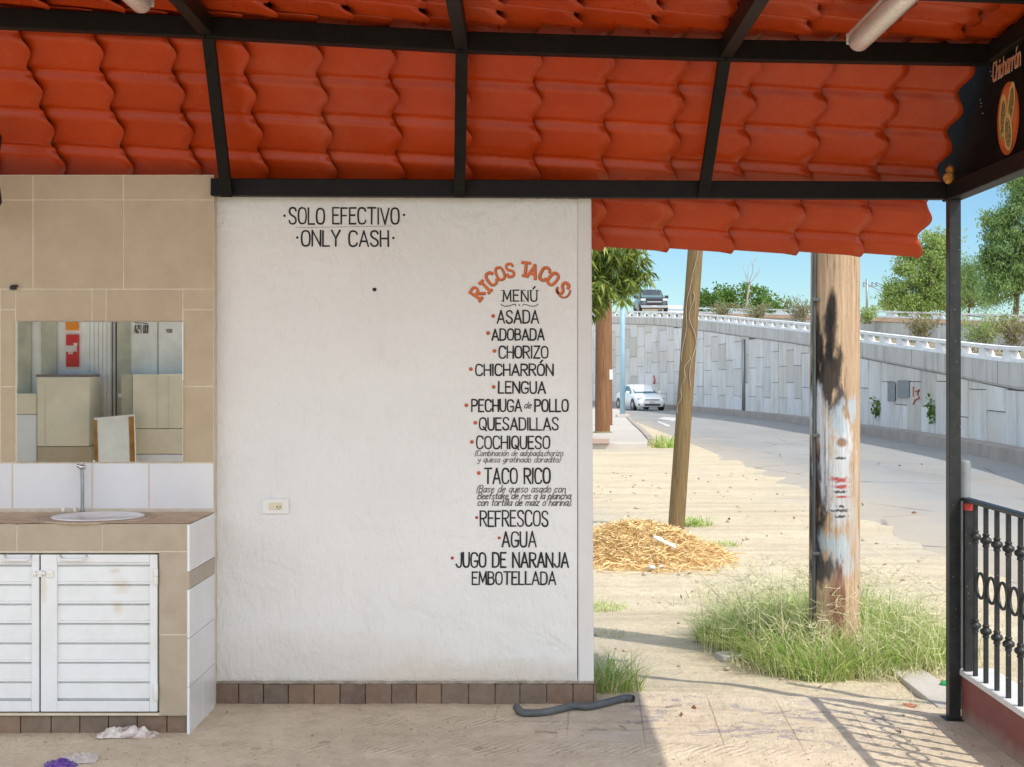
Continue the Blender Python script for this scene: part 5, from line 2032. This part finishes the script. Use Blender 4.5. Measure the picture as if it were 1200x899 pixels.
tree('bushy_tree', 'low bright green tree behind the far end of the upper barrier', far(868, 372, 96), far(868, 362, 96),
     [(far(845, 352, 96), (1.5, 1.6, .8)), (far(878, 351, 96), (1.7, 1.8, .9)), (far(905, 357, 96), (1.1, 1.2, .5)), (far(826, 354, 96), (.9, 1, .8))], 70, 3800, .28, .24, .12, M['leaf_green'], .1, 11, droop=0)
tree('feathery_tree', 'tall light green tree left of the corner post beyond the barriers', (far(1083, 365, 105)[0], 105, 3.0), far(1083, 350, 105),
     [(far(1085, 320, 105), (2.3, 2.2, 2.6)), (far(1100, 290, 105), (1.3, 1.5, 1.9)), (far(1065, 345, 105), (1.7, 1.7, 1.3)), (far(1112, 335, 105), (1.8, 1.8, 2.0)), (far(1070, 358, 105), (1.9, 1.8, .9))], 210, 24000, .34, .26, .10, M['leaf_soft'], .2, 12)
tree('feathery_tree', 'tallest dark green tree at the right edge, rising above the rest', (far(1190, 370, 84)[0], 84, 3.0), far(1192, 345, 84),
     [(far(1192, 290, 84), (1.8, 2.0, 2.6)), (far(1215, 250, 84), (2.2, 2.2, 2.6)), (far(1180, 325, 84), (1.3, 1.5, 1.4)), (far(1205, 210, 84), (1.7, 1.8, 1.5)), (far(1172, 345, 84), (1.5, 1.6, 1.1)), (far(1178, 300, 84), (1.6, 1.6, 1.6)), (far(1170, 262, 84), (.9, 1.2, 1.0))], 290, 32000, .27, .24, .075, M['leaf_blue'], .22, 13, droop=.5, nb=14)
tree('wispy_tree', 'sparse pale tree with thin branches just right of the corner post', (far(1135, 372, 92)[0], 92, 3.2), far(1136, 360, 92),
     [(far(1132, 335, 92), (1.3, 1.2, 1.5)), (far(1155, 345, 92), (1.4, 1.2, 1.2)), (far(1140, 315, 92), (.8, .9, .8))], 110, 5500, .30, .2, .05, M['leaf_blue'], .09, 14, droop=.3, nb=16)
tree('bushy_tree', 'small round bush between the wooden utility pole and the far power pole', far(1045, 366, 118), far(1045, 360, 118),
     [(far(1045, 357, 118), (1.2, 1.2, .5)), (far(1030, 360, 118), (.9, 1, .35))], 24, 900, .2, .2, .09, M['leaf_soft'], .06, 15, nb=5)
# bare tree
yb5 = 84.0
bt = thing('bare_tree', 'leafless thin tree standing against the sky above the white barrier', 'tree', far(872, 372, yb5))
m = MB()
rnd = random.Random(21)
branch(m, far(872, 374, yb5), far(878, 334, yb5), .075, .05, rnd, 6, .02)
for a, b, r_ in (((878, 334), (884, 302), .035), ((878, 334), (871, 314), .03), ((878, 334), (889, 318), .03), ((882, 312), (879, 304), .018), ((884, 306), (888, 300), .016), ((889, 318), (890, 312), .018), ((886, 324), (892, 316), .018), ((875, 352), (879, 345), .02), ((871, 314), (870, 310), .014), ((876, 326), (877, 308), .02)):
    branch(m, far(*a, yb5), far(*b, yb5), r_, r_ * .35, rnd, 5, .05, 6)
m.build('branches', M['twig'], bt, smooth=True)


def bush(label, px, py, Y, hw, h, mat, seed, n=700, leaf=.16):
    rng, rnd = np.random.default_rng(seed), random.Random(seed)
    x, y, z = far(px, py, Y)
    t = thing('dry_bush', label, 'bush', (x, y, z), 'dry bushes along the ramp')
    m = MB()
    Cc, Dd = [], []
    for i in range(26):
        a = rng.uniform(0, 6.28)
        tip = np.array([x + math.cos(a) * hw * rng.uniform(.1, 1), y + math.sin(a) * .6 * rng.uniform(0, 1), z + h * rng.uniform(.5, 1.15)])
        branch(m, (x + rng.uniform(-.5, .5) * hw, y, z - .1), tuple(tip), .014, .005, rnd, 5, .05, 5)
        k_ = n // 26
        tt = rng.uniform(.3, 1, k_)[:, None]
        b0_ = np.array([x, y, z])
        Cc.append(b0_ + (tip - b0_) * tt + rng.normal(size=(k_, 3)) * .10)
        d = rng.normal(size=(k_, 3)); d[:, 2] += .8
        Dd.append(d / np.linalg.norm(d, axis=1)[:, None])
    Cc, Dd = np.concatenate(Cc), np.concatenate(Dd)
    leaf_mesh('foliage', Cc, Dd, rng.uniform(.6, 1.3, len(Cc)) * leaf, rng.uniform(.6, 1.2, len(Cc)) * leaf * .28, mat, t, rng=rng, bend=.1)
    m.build('stems', M['twig'], t, smooth=True)


bush('dry yellow bush by the barrier end, left of the bare tree', 848, 372, 74, .9, .7, M['leaf_dry'], 31)
bush('dry yellow bush straight under the bare tree', 884, 373, 70, 1.0, .65, M['leaf_dry'], 32)
bush('dry bush touching the left side of the wooden utility pole', 938, 377, 62, .9, .95, M['leaf_dry'], 33)
bush('greenish bush close to the right side of the wooden utility pole', 1017, 377, 64, .45, .5, M['leaf_soft'], 34)
bush('tall greenish bush against the pale upper wall, left of the corner post', 1080, 398, 45, .75, .75, M['leaf_dry'], 35, 900, .13)
bush('broad greenish bush just right of the corner post', 1152, 408, 40, .95, .9, M['leaf_soft'], 36, 1100, .13)
bush('dry bush at the right edge behind the white barrier', 1188, 408, 38, .7, .8, M['leaf_dry'], 37, 900, .13)
bush('small green bush on the soil ledge below the far right barrier', 1182, 385, 50, .7, .35, M['leaf_soft'], 38, 500, .13)


def wall_weed(label, px, py, n, seed):
    rng = np.random.default_rng(seed)
    c_ = np.array(wallpt(px, py, .12))
    Cc = c_ + rng.normal(size=(n, 3)) * np.array([.07, .09, .16]) - np.array([0, 0, .12])
    d = rng.normal(size=(n, 3)); d[:, 2] -= .6
    d /= np.linalg.norm(d, axis=1)[:, None]
    o = leaf_mesh('wall_weed', Cc, d, rng.uniform(.08, .16, n), rng.uniform(.05, .09, n), M['leaf_green'], rng=rng)
    tag(o, label, 'plant', 'weeds on the ramp wall')


wall_weed('green weed growing from the ramp wall under the grey paint patches', 1033, 472, 90, 41)
wall_weed('green weed growing from the ramp wall right of the red scrawl', 1098, 475, 80, 42)

# distant power pole and wires
yq = 150.0
x_, _, z_ = far(1016, 372, yq)
pw = thing('power_pole', 'thin distant power pole with a crossarm against the sky', 'pole', (x_, yq, z_))
top = far(1016, 327, yq)
MB().tube([(x_, yq, z_), (x_, yq, top[2])], .13, 8).build('shaft', M['galv'], pw, smooth=True)
m = MB().bar(far(1011, 336, yq), far(1028, 335.5, yq), .12, .14)
m.build('crossarm', M['galv'], pw)
m = MB()
for px in (1012, 1022, 1027):
    m.tube([far(px, 336, yq), far(px, 331, yq)], .08, 6)
m.build('insulator', M['galv'], pw)
for i, (a, b) in enumerate((((1012, 331), (1320, 352)), ((1022, 331), (1330, 357)), ((1027, 331), (1340, 362)))):
    pa, pb = Vector(far(*a, yq)), Vector(far(*b, 100))
    m = MB().tube([pa.lerp(pb, t / 14) - Vector((0, 0, 2.2 * (1 - (2 * t / 14 - 1) ** 2))) for t in range(15)], .025, 4)
    tag(m.build('power_wire', M['black']), 'power wire sagging from the distant pole toward the trees at the right', 'wire', 'power wires')


# ------------------------------------------------------------------ grass, weeds, straw
def blades(name, base, H, mat, lean=.5, width=.006, seed=0, parent=None, heads=0.0, nseg=3):
    """curved grass blades from base points (n,3) with heights H"""
    rng = np.random.default_rng(seed)
    n = len(base)
    a = rng.uniform(0, 2 * math.pi, n)
    dirh = np.stack([np.cos(a), np.sin(a), np.zeros(n)], 1)
    ln = rng.uniform(.15, 1.0, n)[:, None] * lean
    sd = np.stack([-np.sin(a + rng.normal(size=n) * .8), np.cos(a), np.zeros(n)], 1)
    W = (rng.uniform(.6, 1.4, n) * width)[:, None]
    H = np.asarray(H)[:, None]
    rows = []
    for i in range(nseg + 1):
        t = i / nseg
        c_ = base + dirh * H * ln * t ** 1.7 + np.array([0, 0, 1]) * H * (t - .35 * ln * t * t)
        w_ = W * (1 - t) ** .7 * .5 + .0004
        rows.append((c_ - sd * w_, c_ + sd * w_))
    V = np.stack([x for r_ in rows for x in r_], 1)           # n, 2(nseg+1), 3
    k_ = 2 * (nseg + 1)
    F = []
    base_i = (np.arange(n) * k_)[:, None]
    for i in range(nseg):
        F.append(base_i + np.array([2 * i, 2 * i + 1, 2 * i + 3, 2 * i + 2]))
    F = np.concatenate(F).tolist()
    m = MB()
    m.v, m.f = V.reshape(-1, 3).tolist(), F
    o = m.build(name, mat, parent)
    tips = (rows[-1][0] + rows[-1][1]) / 2
    return o, tips


def spikes(name, tips, mat, seed, k=(3, 5), L=(.05, .10), w=.0022, down=.0, parent=None):
    """finger-like seed heads at stem tips"""
    rng = np.random.default_rng(seed)
    C, D = [], []
    for p_ in tips:
        for _ in range(rng.integers(*k)):
            a = rng.uniform(0, 6.28)
            d = np.array([math.cos(a), math.sin(a), rng.uniform(-.2, 1.0) - down])
            C.append(p_); D.append(d / np.linalg.norm(d))
    C, D = np.array(C), np.array(D)
    n = len(C)
    sd = np.cross(D, rng.normal(size=(n, 3)))
    sd /= np.linalg.norm(sd, axis=1)[:, None]
    Ls = rng.uniform(*L, n)[:, None]
    V = np.stack([C - sd * w / 2, C + sd * w / 2, C + D * Ls + sd * w / 3, C + D * Ls - sd * w / 3], 1).reshape(-1, 3)
    m = MB()
    m.v, m.f = V.tolist(), np.arange(n * 4).reshape(-1, 4).tolist()
    return m.build(name, mat, parent)


def patch(n, c, r, seed, edge=1.0, hole=None):
    rng = np.random.default_rng(seed)
    out = []
    while len(out) < n:
        a, q = rng.uniform(0, 6.28), math.sqrt(rng.uniform(0, 1))
        k_ = 1 + .28 * mn.noise((math.cos(a) * 1.3, math.sin(a) * 1.3, seed))
        x, y = c[0] + math.cos(a) * q * r[0] * k_, c[1] + math.sin(a) * q * r[1] * k_
        cl_ = mn.noise((x * 3.5, y * 3.5, seed + 3))
        if rng.uniform(-.9, .55) > cl_ + .35: continue
        if hole and math.hypot(x - hole[0], y - hole[1]) < hole[2]: continue
        out.append((x, y, zg(x, y) - .015, q))
    return np.array(out)


gb = patch(11500, (1.80, 8.28), (.68, .84), 51, hole=(1.755, 7.92, .145))
rng = np.random.default_rng(52)
Hh = rng.uniform(.10, .46, len(gb)) * (1.12 - .62 * gb[:, 3] ** 2)
go, tips = blades('grass_clump', gb[:, :3], Hh, M['grass'], 1.5, .0066, 53)
tag(go, 'thick wild green grass growing round the foot of the wooden utility pole', 'grass', kind='stuff')
sb = patch(1000, (1.80, 8.3), (.74, .92), 54, hole=(1.755, 7.92, .15))
so_, tips = blades('seed_stalks', sb[:, :3], rng.uniform(.22, .56, len(sb)) * (1.1 - .45 * sb[:, 3] ** 2), M['seed'], .75, .0032, 55)
tag(so_, 'pale seeding stalks standing in the wild grass round the wooden pole', 'grass', kind='stuff')
h_ = spikes('seed_heads', tips, M['seed'], 56)
tag(h_, 'thin finger-like seed heads on the stalks of the wild grass', 'grass', kind='stuff')
# dry fringe in front
fb = patch(1500, (1.82, 7.72), (.66, .34), 57)
fo, _ = blades('dry_grass', fb[:, :3], rng.uniform(.05, .14, len(fb)), M['seed'], 1.6, .004, 58)
tag(fo, 'dry yellow grass along the near edge of the wild grass', 'grass', kind='stuff')


def tuft(label, px, py, n, r, h, seed, lean=.9, width=.005, heads=0, mat='grass', cat='weed', ysc=1.0):
    x, y, z = G(px, py)
    b = patch(n, (x, y), (r, r * ysc), seed)
    rng = np.random.default_rng(seed)
    o, tips = blades('grass_tuft', b[:, :3], rng.uniform(.3, 1, n) * h, M[mat], lean, width, seed + 1)
    tag(o, label, cat, 'tufts of grass on the sand')


tuft('green grass tuft at the foot of the wall corner', 716, 808, 520, .145, .26, 61, 1.1, .0055)
tuft('low grass patch beside the wall, left of the pole shadow', 706, 711, 240, .17, .07, 62, 1.5, .005)
tuft('yellowing grass scraps in the shadow of the utility pole', 722, 742, 90, .13, .05, 63, 1.6, .004, mat='seed')
tuft('leafy green weed right of the leaning pole', 812, 614, 160, .20, .16, 64, 1.8, .014)
tuft('small green weed at the right end of the straw heap', 850, 638, 90, .16, .09, 65, 1.8, .012)
tuft('bright green weed at the end of the red kerb', 781, 524, 200, .42, .42, 66, .8, .03)
tuft('thin dry stalks on the slab near the corner post', 1068, 829, 40, .10, .12, 67, 1.5, .003, mat='seed')
tuft('scattered dry stalks left of the wild grass', 842, 700, 60, .20, .22, 68, .9, .003, mat='seed')

# straw heap
x0_, y0_ = .95, 12.55


def mound(x, y):
    a = ((x - x0_) / .62) ** 2 + ((y - y0_) / .62) ** 2
    b = ((x - 1.35) / .36) ** 2 + ((y - 12.35) / .5) ** 2
    return .26 * math.exp(-a * 1.2) + .06 * math.exp(-b) - .012


sh = thing('straw_heap', 'heap of loose golden straw on the sand behind the wall corner', 'straw', (x0_, y0_, zg(x0_, y0_)))
MB().grid(lambda u, v: ((x := 0.0 + u * 2.1), (y := 11.4 + v * 2.3), zg(x, y) + mound(x, y) - .02 + .02 * mn.noise((x * 7, y * 7, 0)))[0:3], 60, 60).build('core', M['straw_core'], sh, smooth=True)
rng = np.random.default_rng(71)
C, D, Ls = [], [], []
while len(C) < 9500:
    x, y = rng.normal(x0_ + .03, .43), rng.normal(y0_ - .05, .42)
    if not (0 < x < 1.82 and 11.35 < y < 13.7): continue
    hh = mound(x, y)
    if hh < .0 and rng.uniform() > .45: continue
    a = rng.uniform(0, 6.28)
    d = np.array([math.cos(a), math.sin(a), rng.normal() * .32])
    C.append((x, y, zg(x, y) + max(hh, -.006) + rng.uniform(-.012, .035) * (1 if hh > .03 else .25)))
    D.append(d / np.linalg.norm(d)); Ls.append(rng.uniform(.05, .19))
C, D, Ls = np.array(C), np.array(D), np.array(Ls)[:, None]
sd = np.cross(D, rng.normal(size=D.shape)); sd /= np.linalg.norm(sd, axis=1)[:, None]
sd *= rng.uniform(.0018, .0042, len(C))[:, None]
bnd = np.cross(D, sd); bnd /= np.linalg.norm(bnd, axis=1)[:, None]
mid = C + bnd * Ls * rng.uniform(-.12, .12, (len(C), 1))
V = np.stack([C - D * Ls / 2 - sd, C - D * Ls / 2 + sd, mid + sd, mid - sd, C + D * Ls / 2 + sd * .6, C + D * Ls / 2 - sd * .6], 1).reshape(-1, 3)
n = len(C)
bi = (np.arange(n) * 6)[:, None]
m = MB()
m.v = V.tolist()
m.f = (bi + np.array([0, 1, 2, 3])).tolist() + (bi + np.array([3, 2, 4, 5])).tolist()
tag(m.build('straw_stalks', M['straw'], sh), kind='stuff')
p_ = P(780, 637, 12.05)
m = MB().tube([(p_[0] - .10, p_[1] + .02, p_[2] + .055), (p_[0] - .05, p_[1], p_[2] + .035), (p_[0], p_[1], p_[2] + .005), (p_[0] + .06, p_[1] - .02, p_[2] - .02), (p_[0] + .085, p_[1] - .02, p_[2] - .035)], [.014, .022, .013, .02, .013], 12)
tag(m.build('plastic_scrap', M['plastic_white'], smooth=True), 'white twisted plastic scrap lying on the straw heap', 'litter')
x, y, z = G(764, 668)
m = MB().ball((x, y, z + .02), .026, 12, 8, (1.2, 1, .8), .15, R)
m.ball((x + .08, y + .05, z + .02), .02, 12, 8, (1.3, 1, .7), .15, R)
tag(m.build('stone', M['concrete'], smooth=True), 'two grey lumps of rubble at the near edge of the straw', 'stone')

# ------------------------------------------------------------------ loose things on the floor
pts = [(605, 832), (611, 835), (622, 836.5), (640, 835), (656, 831.5), (672, 828), (688, 828.5), (704, 825.5), (720, 821.5), (733, 818.5), (742, 819.5)]
ps = []
for i, (px, py) in enumerate(pts):
    x, y, z = G(px, py + 4.5)
    ps.append((x, y, z + .019 + (.012 if i == 0 else 0)))
ps = catmull(ps, 6)
hs = thing('rubber_hose', 'short length of grey rubber hose lying against the wall corner', 'hose', (ps[30][0], ps[30][1], ps[30][2] - .02))
MB().tube(ps, [.0185 + .0012 * mn.noise((i * .4, 1, 1)) for i in range(len(ps))], 14, caps=False).build('hose_wall', M['hose'], hs, smooth=True)
m = MB()
for e, f in ((0, 1), (-1, -2)):
    m = MB()
    a, b = Vector(ps[e]), Vector(ps[f])
    d = (b - a).normalized()
    m.tube([a + d * .004, a + d * .012], .0168, 14)
    m.build('hose_bore', M['black'], hs)


def crumple(name, label, px, py, L, W, Hh_, mat, seed, cat='litter', rot=0.0):
    x, y, z = G(px, py)
    rnd = random.Random(seed)
    m = MB()

    def f(u, v):
        a, b = (u - .5) * L, (v - .5) * W
        k_ = math.sin(math.pi * u) ** .6 * math.sin(math.pi * v) ** .5
        zz = z + .006 + Hh_ * k_ * (.45 + .9 * abs(mn.noise((u * 6, v * 3, seed)))) + .25 * Hh_ * mn.noise((u * 14, v * 9, seed + 2)) * k_
        a += .12 * L * mn.noise((v * 3, u * 2, seed + 5))
        b += .25 * W * mn.noise((u * 4, 0, seed + 9))
        return (x + a * math.cos(rot) - b * math.sin(rot), y + a * math.sin(rot) + b * math.cos(rot), zz)
    m.grid(f, 44, 22)
    return tag(m.build(name, mat, smooth=True), label, cat)


crumple('crumpled_napkin', 'dirty crumpled white napkin at the foot of the sink counter', 150, 864, .25, .075, .055, M['cloth'], 3, 'napkin')
crumple('crumpled_wrapper', 'crumpled pale wrapper on the floor in the bottom left corner', 92, 892, .15, .12, .03, M['wrapper'], 8, 'wrapper', .2)
crumple('purple_wrapper', 'shiny purple snack wrapper at the bottom edge of the floor', 72, 897, .13, .09, .022, M['wrapper_purple'], 12, 'wrapper', .1)
x, y, z = G(1108, 806)
m = MB().ball((x, y, z + .018), .03, 12, 8, (1, 1, .6), .2, R)
tag(m.build('green_scrap', Mat('green_plastic', (.02, .33, .10), .35).m, smooth=True), 'bright green plastic scrap on the ground left of the corner post', 'litter')
x, y, z = G(1069, 829)
m = MB()
for i in range(5):
    a = R.uniform(0, 6.28)
    m.tube([(x + R.uniform(-.05, .05), y + R.uniform(-.04, .04), z + .006), (x + R.uniform(-.05, .05), y + R.uniform(-.04, .04), z + .012)], .004, 5)
tag(m.build('red_scraps', mottled('red_scrap', (.5, .13, .08), (.4, .2, .12), 40)), 'small red scraps of paper on the concrete cover', 'litter')

q = [G(*p) for p in ((1043, 787), (1082, 787), (1111, 806), (1111, 832), (1099, 831))]
m = MB().prism([(x, y, z + .014) for x, y, z in q], (0, 0, -.06))
tag(m.build('concrete_cover', M['sidewalk'], bevel=.006, recalc=True), 'flat concrete cover let into the sand beside the corner post', 'slab')
q = [G(*p) for p in ((838, 768), (866, 764), (874, 770), (848, 774))]
m = MB().prism([(x, y, z + .02) for x, y, z in q], (0, 0, -.05))
tag(m.build('broken_slab', M['sidewalk'], bevel=.008, recalc=True), 'small broken slab half buried at the left edge of the wild grass', 'slab')

# twigs, dead leaves
rnd = random.Random(77)
m = MB()
for px, py, L_, a in ((700, 858, .08, .1), (640, 861, .10, -.2), (380, 873, .05, .3), (470, 819, .07, 0), (452, 823, .08, .5), (790, 830, .09, .5), (730, 856, .07, 1.9), (560, 880, .05, .8), (300, 880, .04, .2)):
    x, y, z = G(px, py)
    m.tube([(x - math.cos(a) * L_ / 2, y - math.sin(a) * L_ / 2, z + .012), (x, y, z + .016), (x + math.cos(a) * L_ / 2, y + math.sin(a) * L_ / 2, z + .011)], .0035, 5)
tag(m.build('twigs', M['twig'], origin=(0, 0, 0)), 'dry twigs scattered over the dusty floor', 'twigs', kind='stuff')
rng = np.random.default_rng(81)
Cc, Dd = [], []
for i in range(50):
    px, py = rng.uniform(700, 1195), rng.choice([rng.uniform(505, 640), rng.uniform(640, 860)])
    if py < 640 and px > 1110: continue
    x, y, z = G(px, py)
    Cc.append((x, y, z + .012)); a = rng.uniform(0, 6.28); d = np.array([math.cos(a), math.sin(a), rng.uniform(0, .3)]); Dd.append(d / np.linalg.norm(d))
Cc = np.array(Cc)
o = leaf_mesh('dead_leaves', Cc, np.array(Dd), rng.uniform(.025, .06, len(Cc)) * np.clip(Cc[:, 1] / 11, .5, 1.6), rng.uniform(.02, .045, len(Cc)), leaf_mat('dead_leaf', [(.20, .09, .04), (.30, .15, .07), (.16, .08, .04)], .05), rng=rng, bend=.1)
tag(o, 'dead brown leaves scattered over the sand and road edge', 'leaves', kind='stuff')
# pebbles and clods
m = MB()
for i in range(430):
    if i < 280:
        x, y = rnd.uniform(-2.1, 2.0), rnd.uniform(5.5, 6.62)
        if x < XR + .02 and y > 6.05: continue
        r_ = rnd.uniform(.002, .006)
    else:
        y = rnd.uniform(6.8, 24) if i < 800 else 9
        x = rnd.uniform(.35, 3.3) * (1 if i < 800 else 1.0) + (y - 7) * .03
        r_ = rnd.uniform(.004, .014) * (1 + (y - 7) * .06)
    s3 = (rnd.uniform(.7, 1.4), rnd.uniform(.7, 1.4), rnd.uniform(.5, .8))
    m.ball((x, y, zg(x, y) + (.006 if y < 7 else -.008) + r_ * .3), r_, 6, 4, s3, .2, rnd)
tag(m.build('pebbles', mottled('pebble', (.50, .41, .30), (.34, .27, .19), 3, .9), smooth=True, origin=(0, 0, 0)), 'pebbles and clods of earth on the sand', 'pebbles', kind='stuff')

# ------------------------------------------------------------------ what the mirror shows: stalls across the yard behind the viewer
def Q(px, py, yp):
    Yv = 2 * (YT - .006) - yp
    return ((px - CX) / FPX * Yv, yp, EYE - (py - CY) / FPX * Yv)


def qbox(m, p0, p1, q0, q1, yp, dep, zb=None):
    x0, _, z1 = Q(p0, q0, yp)
    x1, _, z0 = Q(p1, q1, yp)
    return m.box(min(x0, x1), max(x0, x1), yp - dep, yp, z0 if zb is None else zb, z1)


YM = -1.5
olive = mottled('olive_grey_plaster', (.56, .52, .39), (.40, .37, .27), 5, .85, .6, 30)
offw = mottled('old_white_paint', (.90, .87, .78), (.74, .70, .60), 5, .8, .5, 20)
beige2 = mottled('stall_tile', (.74, .66, .50), (.63, .56, .42), 5, .45)
sw = thing('stall_wall', 'white and olive striped stall wall seen in the mirror', 'wall', (-4.4, YM - .1, 0))
m = MB(); qbox(m, -40, 101, 340, 452, YM, .15, 0); m.build('white_face', offw, sw)
m = MB(); qbox(m, 21, 36, 340, 470, YM + .03, .03); qbox(m, 48, 66, 340, 452, YM + .03, .03); m.build('olive_stripe', olive, sw)
m = MB(); qbox(m, 137, 152.5, 340, 452, YM + .02, .2, 0); m.build('olive_pier', olive, sw)
m = MB(); qbox(m, 152.5, 260, 340, 452, YM, .15, 0); m.build('white_face', offw, sw)
m = MB(); qbox(m, 184.6, 185.4, 340, 440, YM + .004, .006); m.build('seam', M['joint'], sw)
qmap = lambda a, b, d: (-a, YM + .003 + d, b)
m = MB()
xa, _, za_ = Q(157.5, 390.5, YM); xb_, _, zb_ = Q(174, 381, YM)
ribbons(m, layout("100 PSA", -xb_, -xa, za_, zb_), .008, qmap)
ribbons(m, [[(-Q(173, 0, YM)[0], Q(0, 379.5, YM)[2]), (-Q(158, 0, YM)[0], Q(0, 377.8, YM)[2])]], .009, qmap)
xa, _, za_ = Q(195, 390, YM); xb_, _, zb_ = Q(202, 386, YM)
ribbons(m, layout("SOY", -xb_, -xa, za_, zb_), .006, qmap)
m.build('lettering', M['letter'], sw)
sgm = thing('stall_sign', 'red sign with white script under an orange panel, seen in the mirror', 'sign', Q(85, 430, YM))
m = MB(); qbox(m, 77.3, 92.2, 392, 430, YM + .02, .018); m.build('red_panel', Mat('sign_red', (.62, .018, .012), .5).m, sgm)
m = MB(); qbox(m, 76.8, 91.6, 365, 387, YM + .02, .018); m.build('orange_panel', Mat('sign_orange', (.80, .25, .01), .5).m, sgm)
m = MB()
xa, _, za_ = Q(78.5, 411.5, YM); xb_, _, zb_ = Q(91.4, 402.5, YM)
ribbons(m, layout('Yoppi', -xb_, -xa, za_, zb_, .1), .017, lambda a, b, d: (-a, YM + .021 + d, b))
m.build('lettering', M['letter_white'], sgm)
sh2 = thing('roller_door', 'white ribbed metal door between the beige stall counters, seen in the mirror', 'door', Q(120, 520, YM))
m = MB()
px = 100.5
while px < 131.5:
    qbox(m, px, px + 4.6, 340, 530, YM - .02 + .012, .012)
    px += 5.0
m.build('ribs', offw, sh2, bevel=.004)
m = MB(); qbox(m, 100, 138, 340, 530, YM - .03, .02); m.build('door_sheet', offw, sh2)
m = MB(); qbox(m, 131.3, 131.8, 340, 488, YM + .01, .02); qbox(m, 135.7, 136.3, 340, 488, YM + .01, .02); m.build('door_gap', M['black'], sh2)
m = MB(); qbox(m, 138, 147, 461, 466, YM + .10, .05); m.build('bolt_handle', M['plastic_white'], sh2, bevel=.008)
c1 = thing('stall_counter', 'taller beige tiled stall counter left of the ribbed door, seen in the mirror', 'counter', Q(75, 560, YM + .4))
m = MB(); qbox(m, 43.5, 104.5, 442, 523, YM + .4, .395); m.build('tile_block', beige2, c1, bevel=.006)
m = MB(); qbox(m, 43.5, 108, 523.6, 575, YM + .405, .39, 0); m.build('tile_base', M['beige_tile'], c1, bevel=.006)
m = MB(); qbox(m, 52.6, 53.2, 452, 522, YM + .403, .004); m.build('tile_joint', M['grout'], c1)
m = MB(); qbox(m, 0, 43, 461.5, 485.5, YM + .36, .355); m.build('tile_band', beige2, c1, bevel=.006)
m = MB(); qbox(m, 0, 43, 486, 575, YM + .365, .35, 0); m.build('white_tiles', M['white_tile'], c1, bevel=.006)
m = MB(); qbox(m, 42, 105, 438.8, 442, YM + .36, .35); m.build('mortar_top', mottled('brown_mortar', (.2, .13, .1), (.3, .22, .17), 20), c1)
c2 = thing('stall_counter', 'beige tiled stall counter right of the ribbed door, seen in the mirror', 'counter', Q(185, 560, YM + .4))
m = MB(); qbox(m, 155.5, 240, 438.6, 502, YM + .4, .395); m.build('tile_block', beige2, c2, bevel=.006)
m = MB(); qbox(m, 155.5, 240, 502.6, 532, YM + .405, .39); m.build('tile_band', beige2, c2, bevel=.006)
m = MB(); qbox(m, 155.5, 240, 532.6, 575, YM + .405, .39, 0); m.build('white_tiles', M['white_tile'], c2, bevel=.006)
m = MB(); qbox(m, 142, 155, 438.6, 575, YM + .3, .28, 0); m.build('olive_side', olive, c2)
m = MB(); qbox(m, 197, 197.5, 440, 502, YM + .403, .004); qbox(m, 184, 184.4, 440, 502, YM + .403, .004); m.build('tile_joint', M['grout'], c2)
wb = thing('white_board', 'white board with rusty edges leaning at the stalls, seen in the mirror', 'board', Q(135, 560, YM + .8))
m = MB()
a_, b_, c_, d_ = Q(110, 490, YM + .55), Q(157, 485.5, YM + .55), Q(160, 590, YM + .75), Q(113, 590, YM + .75)
m.prism([a_, b_, c_, d_], (0, -.03, 0)); m.build('sheet', offw, wb, recalc=True)
m = MB()
for t0, t1 in ((.0, .085), (.87, 1.0)):
    pa, pb = Vector(a_).lerp(Vector(b_), t0), Vector(a_).lerp(Vector(b_), t1)
    pc_, pd = Vector(d_).lerp(Vector(c_), t1), Vector(d_).lerp(Vector(c_), t0)
    m.prism([p + Vector((0, .008, -.02)) for p in (pa, pb, pc_, pd)], (0, -.006, 0))
m.build('rusty_edge', mottled('rust', (.45, .22, .04), (.24, .10, .02), 12, .9), wb, recalc=True)
